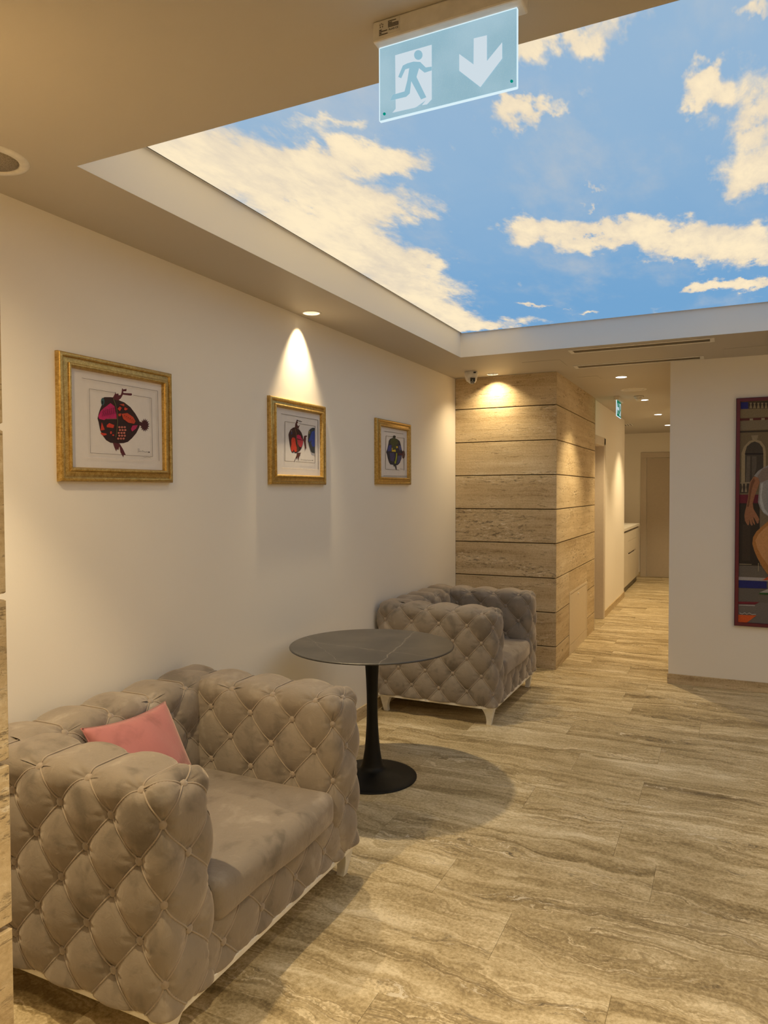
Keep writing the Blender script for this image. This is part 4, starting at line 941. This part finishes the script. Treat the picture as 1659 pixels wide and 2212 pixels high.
def flat_polys(parent, art, to3, base):
    """each ink area is a thin printed patch on the sheet, grouped by name and colour"""
    groups = {}
    for i, (n, c, pts) in enumerate(art):
        groups.setdefault((n, tuple(c), 0 if n in ('print_line', 'scale', 'cheek_mark', 'signature', 'baluster') else i), []).append((i, pts))
    for (n, c, _), lst in groups.items():
        V, Fs = [], []
        for i, pts in lst:
            bm = bmesh.new()
            vs = []
            for p in pts:
                if not vs or (Vector(vs[-1].co) - Vector((*p, 0))).length > 1e-5:
                    vs.append(bm.verts.new((*p, 0)))
            try:
                f = bm.faces.new(vs)
            except ValueError:
                bm.free(); continue
            f.normal_update(); bmesh.ops.triangulate(bm, faces=[f])
            bm.verts.index_update()
            k = len(V)
            V += [to3(v.co.x, v.co.y, base + .00012 * i) for v in bm.verts]
            Fs += [tuple(v.index + k for v in f_.verts) for f_ in bm.faces]
            bm.free()
        mk(n, V, Fs, flatmat(c), parent)

def frame_ring(y0, z0, y1, z1, prof, to3):
    """mitred moulding: prof = (inset, height) pairs"""
    V, Fs = [], []
    for (d, h) in prof:
        V += [to3(y0 + d, z0 + d, h), to3(y1 - d, z0 + d, h), to3(y1 - d, z1 - d, h), to3(y0 + d, z1 - d, h)]
    for k in range(len(prof) - 1):
        for j in range(4):
            a, b = 4 * k + j, 4 * k + (j + 1) % 4
            Fs.append((a, b, b + 4, a + 4))
    return V, Fs

MOULD = [(0, 0), (0, .016), (.002, .021), (.006, .025), (.011, .027), (.016, .0255), (.0185, .021), (.020, .0175), (.023, .0172), (.030, .0195), (.036, .0225), (.0395, .0235), (.0405, .0285), (.044, .0325), (.049, .0325), (.053, .028), (.056, .020), (.058, .008)]
def picture(y0, z0, y1, z1, art, label):
    to3 = lambda y, z, d: (XW + d, y, z)
    t_ = thing('framed_print', label, 'picture', (XW, (y0 + y1) / 2, z0), 'gold framed fish prints')
    V, Fs = frame_ring(y0, z0, y1, z1, MOULD, to3)
    fr = mk('frame', V, Fs, 'gold', t_)
    fix_normals(fr); autosmooth(fr, 50)
    d = .056
    sh = box('print_sheet', (XW + .001, y0 + d, z0 + d, XW + .010, y1 - d, z1 - d), 'paper', t_)
    flat_polys(sh, art, to3, .0105)
    return t_
picture(1.971, 1.664, 2.596, 2.168, ART1, 'gold framed print of a red and pink fish, the leftmost picture')
picture(3.388, 1.663, 4.010, 2.163, ART2, 'gold framed print of a red fish with half a blue fish, under the wall spotlight')
picture(4.752, 1.672, 5.384, 2.161, ART3, 'gold framed print of a blue and green fish, nearest the stone column')

# ------------------------------------------------------------------ large painting on the far wall
PW = (.067, .530, 1.46, 2.350)
pt = thing('canvas_painting', 'tall painting of a seated figure before a stone facade in a dark red frame', 'painting', (PW[0], YP, PW[1]))
to3p = lambda x, z, d: (x, YP - d, z)
V, Fs = frame_ring(*PW, [(0, 0), (0, .030), (.002, .032), (.024, .032), (.026, .030), (.026, .012)], to3p)
fr = mk('frame', V, Fs, 'redframe', pt); fix_normals(fr); autosmooth(fr, 40)
V, Fs = frame_ring(PW[0] - .003, PW[1] - .003, PW[2] + .003, PW[3] + .003, [(0, 0), (0, .022), (.003, .024)], to3p)
fr = mk('frame_edge', V, Fs, 'blueedge', pt); fix_normals(fr)
ix0, iz0, ix1, iz1 = PW[0] + .026, PW[1] + .026, PW[2] - .026, PW[3] - .026
cv = box('canvas', (ix0, YP - .016, iz0, ix1, YP - .001, iz1), plain('dark_ground', (.05, .038, .026), .6, var=.2, scale=8), pt)
arts = [(n, c, [(ix0, zb), (ix1, zb), (ix1, za), (ix0, za)]) for (n, c, za, zb) in BANDS]
arts += [(n, c, [(max(ix0, x), min(iz1, max(iz0, z))) for x, z in q]) for n, c, q in ART4]
# the rest of the canvas, right of what the photograph shows
xr = .318
SH, SKN = (.27, .26, .25), (.30, .14, .07)
arts += [('shirt', SH, [(xr, 1.70), (.40, 1.80), (.52, 1.82), (.64, 1.74), (.72, 1.55), (.64, 1.46), (.62, 1.22), (.36, 1.20), (xr, 1.30)]),
         ('leg', SKN, [(xr, 1.25), (.62, 1.22), (.68, 1.05), (.60, .75), (.56, .66), (.48, .66), (.50, .95), (xr, .92)]),
         ('neck', SKN, [(.47, 1.80), (.57, 1.80), (.56, 1.92), (.48, 1.92)]),
         ('head', SKN, [(.52 + .075 * math.cos(k * .449), 1.99 + .105 * math.sin(k * .449)) for k in range(14)]),
         ('hair', (.03, .018, .012), [(.43, 1.98), (.45, 2.08), (.52, 2.115), (.59, 2.09), (.62, 1.98), (.60, 1.90), (.585, 2.0), (.56, 2.05), (.47, 2.04), (.455, 1.90)]),
         ('arm', SKN, [(.66, 1.70), (.73, 1.56), (.80, 1.36), (.74, 1.12), (.69, 1.14), (.73, 1.35), (.65, 1.52)]),
         ('arch', (.30, .24, .14), [(.85, 1.55), (.85, 1.95), (.90, 2.05), (1.0, 2.10), (1.1, 2.05), (1.15, 1.95), (1.15, 1.55)]),
         ('window', (.05, .042, .03), [(.88, 1.55), (.88, 1.94), (.93, 2.03), (1.0, 2.06), (1.07, 2.03), (1.12, 1.94), (1.12, 1.55)]),
         ('door', (.027, .018, .01), [(.78, .96), (1.30, .96), (1.30, 1.46), (.78, 1.46)])]
flat_polys(cv, arts, to3p, .0165)

# ------------------------------------------------------------------ exit sign hanging near the camera
SY = 1.522
es = thing('exit_sign', 'lit hanging exit sign with running figure and down arrow, near the camera', 'sign', (-.565, SY, ZC))
hs = box('housing', (-.736, 1.496, 2.640, -.392, 1.552, ZC), 'wplastic', es, .004)
b = NB('edge_lit_acrylic')
nz = b.noise(b.pos(), 9, 3); dots = b.n('TexVoronoi'); b.put(dots.inputs['Vector'], b.pos()); dots.inputs['Scale'].default_value = 420
cc = b.mix(b.mapr(nz, .3, .7), (.31, .54, .67), (.41, .63, .76))
cc = b.mix(b.mapr(dots.outputs['Distance'], .1, .5, .25, 0), cc, (.55, .75, .82))
acr = b.bsdf((.10, .16, .18), .2, 0, Emission_Color=cc, Emission_Strength=.78, Alpha=.92)
MAT['acrylic'] = acr
MAT['acryledge'] = emit('lit_acrylic_edge', (.75, .93, 1.0), .95)
MAT['signgreen'] = emit('sign_green', (.02, .30, .14), .55)
MAT['signwhite'] = emit('sign_white', (.80, .92, 1.0), .78)
pa = box('acrylic_panel', (-.730, SY - .0035, 2.474, -.408, SY + .0035, 2.640), 'acrylic', es, .0012, 1)
for nm, bb in (('lit_edge', (-.7312, SY - .0037, 2.474, -.7298, SY + .0037, 2.638)), ('lit_edge', (-.4082, SY - .0037, 2.474, -.4068, SY + .0037, 2.638)),
               ('lit_edge', (-.730, SY - .0037, 2.4728, -.408, SY + .0037, 2.4744)), ('lit_edge', (-.730, SY - .0040, 2.6375, -.408, SY - .0025, 2.6395))):
    box(nm, bb, 'acryledge', pa)
MAT['signfig'] = emit('sign_figure_blue', (.30, .52, .63), .95)
MAT['pin'] = emit('green_pin', (.0, .30, .22), .9)
for i, (n, c, pts) in enumerate(SIGNART):
    m_ = {'door_symbol': 'signwhite', 'arrow_symbol': 'signwhite', 'green_pin': 'pin'}.get(n, 'signfig')
    bm = bmesh.new()
    f = bm.faces.new([bm.verts.new((x, SY - .0040 - .0002 * i, z)) for x, z in pts])
    f.normal_update(); bmesh.ops.triangulate(bm, faces=[f]); bm.verts.index_update()
    mk(n, [tuple(v.co) for v in bm.verts], [tuple(v.index for v in q.verts) for q in bm.faces], m_, pa)
    bm.free()
# rating label on the housing
def text_mesh(name, s, size, loc, mat, parent, rot=(math.pi / 2, 0, 0)):
    cu = bpy.data.curves.new(name, 'FONT'); cu.body = s; cu.size = size; cu.extrude = .0001
    tmp = bpy.data.objects.new(name + '_tmp', cu); COL.objects.link(tmp)
    bpy.context.view_layer.update()
    me = bpy.data.meshes.new_from_object(tmp.evaluated_get(bpy.context.evaluated_depsgraph_get()))
    bpy.data.objects.remove(tmp); bpy.data.curves.remove(cu)
    me.materials.clear(); me.materials.append(MAT[mat])
    o = bpy.data.objects.new(name, me); link(o, parent)
    org = ORG.get(parent.name, (0, 0, 0)); ORG[o.name] = org
    o.location = Vector(loc) - Vector(org); o.rotation_euler = rot
    return o
MAT['ink'] = plain('label_ink', (.03, .022, .02), .7)
MAT['sticker'] = plain('label_sticker', (.66, .64, .61), .5)
lb = box('rating_label', (-.720, 1.4953, 2.650, -.668, 1.4962, 2.682), 'sticker', hs)
text_mesh('label_text', 'RoHS CE', .0062, (-.6955, 1.4950, 2.6565), 'ink', lb)
bars = [(-.697, 2.677, .020), (-.697, 2.6735, .010), (-.697, 2.6705, .026), (-.697, 2.6675, .026), (-.697, 2.6645, .026), (-.719, 2.6625, .006), (-.719, 2.659, .020), (-.719, 2.6555, .006), (-.719, 2.652, .021)]
Vb = join_vf([box_vf(x, 1.4948, z - .0008, x + w, 1.4952, z + .0008) for x, z, w in bars])
mk('label_lines', *Vb, 'ink', lb)
Vb = join_vf([box_vf(-.7135 + .004 * math.cos(a) - .0007, 1.4948, 2.672 + .004 * math.sin(a) - .0014, -.7135 + .004 * math.cos(a) + .0007, 1.4952, 2.672 + .004 * math.sin(a) + .0014) for a in (.5, 1.57, 2.6, 3.9, 5.5)])
mk('label_emblem', *Vb, 'ink', lb)

# far exit sign in the corridor
fx = -1.132
fs = thing('exit_sign', 'small green exit sign hanging from the corridor ceiling', 'sign', (fx, 8.68, ZC))
box('housing', (fx - .030, 8.50, 2.645, fx + .030, 8.87, ZC), 'wplastic', fs, .004)
fp = box('sign_panel', (fx - .003, 8.505, 2.468, fx + .003, 8.865, 2.645), 'signgreen', fs)
box('lit_edge', (fx - .0042, 8.501, 2.466, fx + .0042, 8.507, 2.645), 'acryledge', fp)
box('lit_edge', (fx - .0042, 8.505, 2.464, fx + .0042, 8.865, 2.469), 'acryledge', fp)
sx = fx + .0036
def sidepoly(n, pts, m_):
    bm = bmesh.new(); f = bm.faces.new([bm.verts.new((sx, 8.505 + .36 * u, 2.468 + .177 * v)) for u, v in pts])
    f.normal_update(); bmesh.ops.triangulate(bm, faces=[f]); bm.verts.index_update()
    mk(n, [tuple(v.co) for v in bm.verts], [tuple(v.index for v in q.verts) for q in bm.faces], m_, fp); bm.free()
sidepoly('arrow_symbol', [(.08, .5), (.25, .85), (.33, .85), (.24, .6), (.45, .6), (.45, .4), (.24, .4), (.33, .15), (.25, .15)], 'signwhite')
sidepoly('door_symbol', [(.60, .1), (.92, .1), (.92, .9), (.60, .9)], 'signwhite')
sx += .0008
sidepoly('figure_symbol', [(.72, .82), (.80, .82), (.82, .6), (.88, .45), (.80, .42), (.86, .15), (.78, .12), (.74, .4), (.62, .2), (.56, .25), (.68, .5), (.66, .65)], 'signgreen')

# ------------------------------------------------------------------ downlights
def downlight(i, x, y, kind):
    info = {'wash': 'recessed spotlight above the middle fish print', 'stone': 'recessed spotlight above the front of the stone column'}
    order = ['nearest', 'second nearest', 'third nearest', 'farthest']
    if kind == 'led':
        lab = 'bright round recessed corridor light, %s of four' % order[i - 2]
    elif kind in info:
        lab = info[kind]
    else:
        lab = 'recessed ceiling spotlight outside the view, ' + {6: 'above the pillar', 7: 'over the camera', 8: 'on the near right', 9: 'along the right wall'}[i]
    t_ = thing('recessed_downlight', lab, 'ceiling light', (x, y, ZC), 'recessed downlights')
    c = (x, y, ZC)
    lathe('trim_ring', c, [(.0485, .002), (.0485, -.002), (.052, -.005), (.058, -.003), (.0595, .0), (.0595, .0005)], 'wplastic', t_, 32, False)
    rec = {'led': -.005, 'stone': .034}.get(kind, .115)
    lathe('reflector', c, [(.0485, .0), (.046, rec * .2), (.040, rec * .55), (.030, rec * .9), (.026, rec + .004)] if kind != 'led' else [(.0485, .0), (.0478, -.004)], 'chrome', t_, 32, False)
    lathe('lamp', c, [(.0001, rec), (.028 if kind != 'led' else .0475, rec), (.028 if kind != 'led' else .0475, rec + .003), (.0001, rec + .003)], 'lamp' if kind != 'led' else 'lampcool', t_, 24)
    ld = bpy.data.lights.new('downlight_beam', 'SPOT')
    ld.color = WARM
    ld.energy = {'wash': P_WALL, 'stone': P_STONE, 'led': P_CORR, 'room': P_ROOM}[kind]
    ld.spot_size = math.radians({'wash': 68, 'stone': 124, 'led': 96, 'room': 84}[kind])
    ld.spot_blend = {'wash': .9, 'stone': 1.0, 'led': .7, 'room': .45}[kind]
    ld.shadow_soft_size = .012 if kind == 'wash' else .02
    lo_ = bpy.data.objects.new('downlight_beam', ld)
    link(lo_, t_)
    lo_.location = (0, 0, {'wash': .085, 'stone': .028, 'room': .03, 'led': -.012}[kind])
    if kind in ('room', 'wash'):
        # second, wide spot added to fill the walls and floor with light
        l2 = bpy.data.lights.new('added_fill_spot', 'SPOT'); l2.color = WARM
        l2.energy = ld.energy * .55; l2.spot_size = math.radians(150); l2.spot_blend = .9; l2.shadow_soft_size = .03
        o2 = bpy.data.objects.new('added_fill_spot', l2); link(o2, t_); o2.location = (0, 0, -.012)
        if kind == 'wash':      # added spot tilted into the room to bring out the table's shadow
            l2.energy = 80; l2.spot_size = math.radians(86); l2.spot_blend = .5; l2.shadow_soft_size = .02
            o2.rotation_euler = (0, math.radians(-31), 0)
for i, (x, y, k) in enumerate(DOWN):
    downlight(i, x, y, k)

# ------------------------------------------------------------------ ceiling fittings
# round speaker at the left edge
MAT['mesh'] = NB('perforated_grille').m
b = NB('perforated_grille'); v_ = b.n('TexVoronoi'); b.put(v_.inputs['Vector'], b.pos()); v_.inputs['Scale'].default_value = 260
MAT['mesh'] = b.bsdf(b.mix(b.mapr(v_.outputs['Distance'], .2, .45), (.10, .085, .06), (.36, .31, .24)), .5, .1)
sp = thing('ceiling_speaker', 'round white ceiling speaker with perforated grille at the left edge', 'speaker', (-2.135, 1.560, ZC))
c = (-2.135, 1.560, ZC)
lathe('speaker_rim', c, [(.088, .0), (.088, -.004), (.092, -.008), (.112, -.006), (.118, -.002), (.119, 0)], 'wplastic', sp, 48, False)
lathe('speaker_grille', c, [(.0001, -.003), (.086, -.003), (.086, .0)], 'mesh', sp, 48)

MAT['ventdark'] = plain('vent_cavity', (.22, .18, .13), .7)
def slot_diffuser(x0, y0, x1, y1, label):
    t_ = thing('linear_diffuser', label, 'air vent', ((x0 + x1) / 2, (y0 + y1) / 2, ZC), 'linear ceiling diffusers')
    V, Fs = [], []
    fw, dd = .022, .005
    parts = [bev_vf(x0, y0, ZC - dd, x1, y0 + fw, ZC, .0015, 1), bev_vf(x0, y1 - fw, ZC - dd, x1, y1, ZC, .0015, 1),
             bev_vf(x0, y0 + fw, ZC - dd, x0 + fw * 1.4, y1 - fw, ZC, .0015, 1), bev_vf(x1 - fw * 1.4, y0 + fw, ZC - dd, x1, y1 - fw, ZC, .0015, 1)]
    mk('vent_frame', *join_vf(parts), 'wplastic', t_)
    n = 4
    for k in range(n):
        yy = y0 + fw + (y1 - y0 - 2 * fw) * (k + .5) / n
        v, f = box_vf(x0 + fw, yy - .0045, ZC - .004, x1 - fw, yy + .0045, ZC - .0025)
        v = [(a, b_ + (.003 if cz > ZC - .003 else -.003), cz) for a, b_, cz in v]
        mk('vane', v, f, 'grille', t_)
    box('vent_back', (x0 + fw, y0 + fw, ZC - .0012, x1 - fw, y1 - fw, ZC - .0004), 'ventdark', t_)
slot_diffuser(-1.10, 5.560, -.085, 5.705, 'long slot air diffuser beside the far edge of the sky panel')
slot_diffuser(-1.195, 6.270, -.172, 6.415, 'long slot air diffuser at the mouth of the corridor')

def hatch_line(name, x0, y0, x1, y1, label):
    t_ = thing(name, label, 'access panel', ((x0 + x1) / 2, (y0 + y1) / 2, ZC), 'flush ceiling hatches')
    box('hatch_leaf', (x0, y0, ZC - .0022, x1, y1, ZC - .0003), 'ceil', t_, .0008, 1)
hatch_line('ceiling_hatch', -1.545, 5.92, -1.235, 6.25, 'flush square hatch in the ceiling before the stone column')
hatch_line('ceiling_hatch', -1.285, 6.92, -1.09, 7.11, 'small flush hatch in the corridor ceiling')
hatch_line('ceiling_hatch', -.030, 6.04, .30, 6.34, 'flush hatch in the ceiling in front of the painting wall')

# dome camera
cc_ = (-2.075, 6.185, ZC)
cm = thing('security_camera', 'white turret security camera under the ceiling beside the stone column', 'camera', cc_)
lathe('camera_base', cc_, [(.0001, 0), (.058, 0), (.060, -.004), (.060, -.018), (.057, -.040), (.050, -.066), (.040, -.084), (.0001, -.09)], 'wplastic', cm, 40)
ball = Vector(cc_) + Vector((.012, -.012, -.066))
V, Fs = [], []
bmx = bmesh.new(); bmesh.ops.create_uvsphere(bmx, u_segments=28, v_segments=18, radius=.043)
bmx.verts.index_update()
eye = mk('camera_ball', [tuple(v.co + ball) for v in bmx.verts], [tuple(v.index for v in f.verts) for f in bmx.faces], 'wplastic', cm, True); bmx.free()
fwd = Vector((.42, -.80, -.36)).normalized(); sd_ = fwd.cross(Vector((0, 0, 1))).normalized(); up_ = sd_.cross(fwd)
def eyebox(name, a, c_, w, h, d0, d1, mat):
    V = []
    for d in (d0, d1):
        for (i_, j_) in ((-1, -1), (1, -1), (1, 1), (-1, 1)):
            V.append(tuple(ball + sd_ * (a + i_ * w) + up_ * (c_ + j_ * h) + fwd * d))
    o = mk(name, V, [(0, 3, 2, 1), (4, 5, 6, 7), (0, 1, 5, 4), (1, 2, 6, 5), (2, 3, 7, 6), (3, 0, 4, 7)], mat, eye)
    fix_normals(o)
eyebox('lens_window', 0, .004, .021, .017, .02, .0425, 'dplastic')
eyebox('lamp_window', 0, -.024, .017, .0065, .02, .0395, 'plinth')
Vs = Vector(cc_) + Vector((.040, -.043, -.014))
box('camera_badge', (Vs.x - .018, Vs.y - .004, Vs.z - .005, Vs.x + .018, Vs.y + .004, Vs.z + .005), 'dplastic', cm)

# smoke detector, round corridor speaker, small air grille
sd = thing('smoke_detector', 'white smoke detector on the corridor ceiling', 'detector', (-.905, 8.62, ZC))
lathe('detector_base', (-.905, 8.62, ZC), [(.0001, 0), (.055, 0), (.055, -.012), (.044, -.022), (.044, -.026)], 'wplastic', sd, 32)
lathe('detector_head', (-.905, 8.62, ZC), [(.044, -.026), (.036, -.034), (.030, -.048), (.022, -.054), (.0001, -.055)], 'wplastic', sd, 32)
cs = thing('ceiling_speaker', 'round flush speaker in the corridor ceiling', 'speaker', (-.895, 8.02, ZC))
lathe('speaker_rim', (-.895, 8.02, ZC), [(.105, 0), (.105, -.004), (.120, -.007), (.136, -.004), (.138, 0)], 'wplastic', cs, 40, False)
lathe('speaker_grille', (-.895, 8.02, ZC), [(.0001, -.003), (.104, -.003), (.104, 0)], 'wplastic', cs, 40)
ag = thing('air_grille', 'small ceiling air grille at the far end of the corridor', 'air vent', (-1.47, 12.25, ZC))
box('grille_plate', (-1.56, 12.10, ZC - .006, -1.38, 12.42, ZC), 'wplastic', ag, .002, 1)
for k in range(4):
    box('grille_slot', (-1.545 + .041 * k, 12.14, ZC - .0075, -1.523 + .041 * k, 12.38, ZC - .0058), 'dplastic', ag)

# ------------------------------------------------------------------ access hatch in the column
ah = thing('wall_access_hatch', 'beige metal access hatch low in the side of the stone column', 'access panel', (CX, (AP[0] + AP[1]) / 2, 0))
ya, yb, zt = AP
fwid = .03
parts = [bev_vf(CX - .02, ya, .0, CX + .004, ya + fwid, zt, .001, 1), bev_vf(CX - .02, yb - fwid, 0, CX + .004, yb, zt, .001, 1),
         bev_vf(CX - .02, ya + fwid, zt - fwid * .8, CX + .004, yb - fwid, zt, .001, 1), bev_vf(CX - .02, ya + fwid, 0, CX + .003, yb - fwid, .095, .001, 1)]
mk('hatch_frame', *join_vf(parts), 'hatch', ah)
lf = box('hatch_door', (CX - .018, ya + fwid + .004, .099, CX + .002, yb - fwid - .004, zt - fwid * .8 - .004), 'hatch', ah, .001, 1)
bmx = bmesh.new(); bmesh.ops.create_cone(bmx, cap_ends=True, segments=18, radius1=.012, radius2=.010, depth=.006, matrix=Matrix.Translation((CX + .005, 7.57, .555)) @ Matrix.Rotation(math.pi / 2, 4, 'Y'))
bmx.verts.index_update()
mk('cam_lock', [tuple(v.co) for v in bmx.verts], [tuple(v.index for v in f.verts) for f in bmx.faces], 'chrome', lf); bmx.free()

# ------------------------------------------------------------------ corridor doors and kitchenette
d1 = bpy.data.objects.new('door_1', None); COL.objects.link(d1); d1.location = (-.9, YE, 0); ORG['door_1'] = (-.9, YE, 0); struct(d1, 'beige door at the end of the corridor')
box('door_leaf', (-1.345, YE - .012, .006, -.47, YE - .002, 2.222), 'doorpaint', d1)
cas = [bev_vf(-1.455, YE - .022, 0, -1.352, YE, 2.228, .003, 1), bev_vf(-1.455, YE - .022, 2.228, XP - .002, YE, 2.325, .003, 1)]
mk('door_casing', *join_vf(cas), 'casing', d1)
d2 = bpy.data.objects.new('door_2', None); COL.objects.link(d2); d2.location = (-1.5, 9.0, 0); ORG['door_2'] = (-1.5, 9.0, 0); struct(d2, 'recessed beige doorway just past the stone column')
box('door_leaf', (-1.56, CY1 + .02, .006, -1.53, 9.34, 2.18), 'doorpaint', d2)
cas = [bev_vf(-1.53, 9.335, 0, XC + .012, 9.362, 2.20, .003, 1), bev_vf(XC, 9.35, 0, XC + .014, 9.44, 2.275, .003, 1),
       bev_vf(-1.53, CY1 + .014, 2.175, XC + .012, 9.362, 2.20, .003, 1), bev_vf(XC, CY1 + .014, 2.19, XC + .014, 9.44, 2.275, .003, 1)]
mk('door_casing', *join_vf(cas), 'casing', d2)

kx = -1.425
kc = thing('base_cabinet', 'cream base cabinet with slot handle at the end of the corridor', 'cabinet', (kx, 12.6, 0))
box('cabinet_body', (-2.195, 11.425, .10, kx - .022, 13.70, .955), 'cab', kc)
box('plinth', (-2.1, 11.43, .0, kx - .035, 13.68, .10), 'plinth', kc)
for (ya_, yb_) in ((11.428, 12.14), (12.144, 13.245), (13.249, 13.698)):
    dz = [(.104, .955)] if ya_ != 12.144 else [(.104, .578), (.606, .797), (.801, .955)]
    for (za_, zb_) in dz:
        fr_ = box('drawer' if len(dz) > 1 else 'door', (kx - .021, ya_ + .002, za_, kx, yb_ - .002, zb_), 'cab', kc, .001, 1)
box('handle_slot', (kx - .0215, 12.35, .580, kx - .006, 13.02, .604), 'dplastic', kc)
box('shadow_gap', (kx - .05, 11.43, .955, kx - .012, 13.70, .985), 'dplastic', kc)
wt = box('worktop', (-2.195, 11.425, .985, kx + .012, 13.72, 1.030), 'counter', None, .003)
tag(wt, 'white worktop on the cream cabinet at the end of the corridor', 'worktop')
tp = thing('kitchen_tap', 'small chrome tap standing on the white worktop', 'tap', (-1.60, 11.75, 1.03))
lathe('tap_body', (-1.60, 11.75, 1.03), [(.022, 0), (.020, .01), (.013, .02), (.012, .10), (.0001, .105)], 'chrome', tp, 16)
Vt, Ft = [], []
for k in range(9):
    a = math.pi * k / 8
    p = Vector((-1.60 + .05 - .05 * math.cos(a), 11.75, 1.13 + .05 * math.sin(a)))
    for j in range(8):
        w = 2 * math.pi * j / 8
        Vt.append(tuple(p + Vector((-math.cos(a), 0, math.sin(a))) * (.008 * math.cos(w)) + Vector((0, .008 * math.sin(w), 0))))
for k in range(8):
    for j in range(8):
        a, b_ = 8 * k + j, 8 * k + (j + 1) % 8
        Ft.append((a, b_, b_ + 8, a + 8))
mk('tap_spout', Vt, Ft, 'chrome', tp, True)
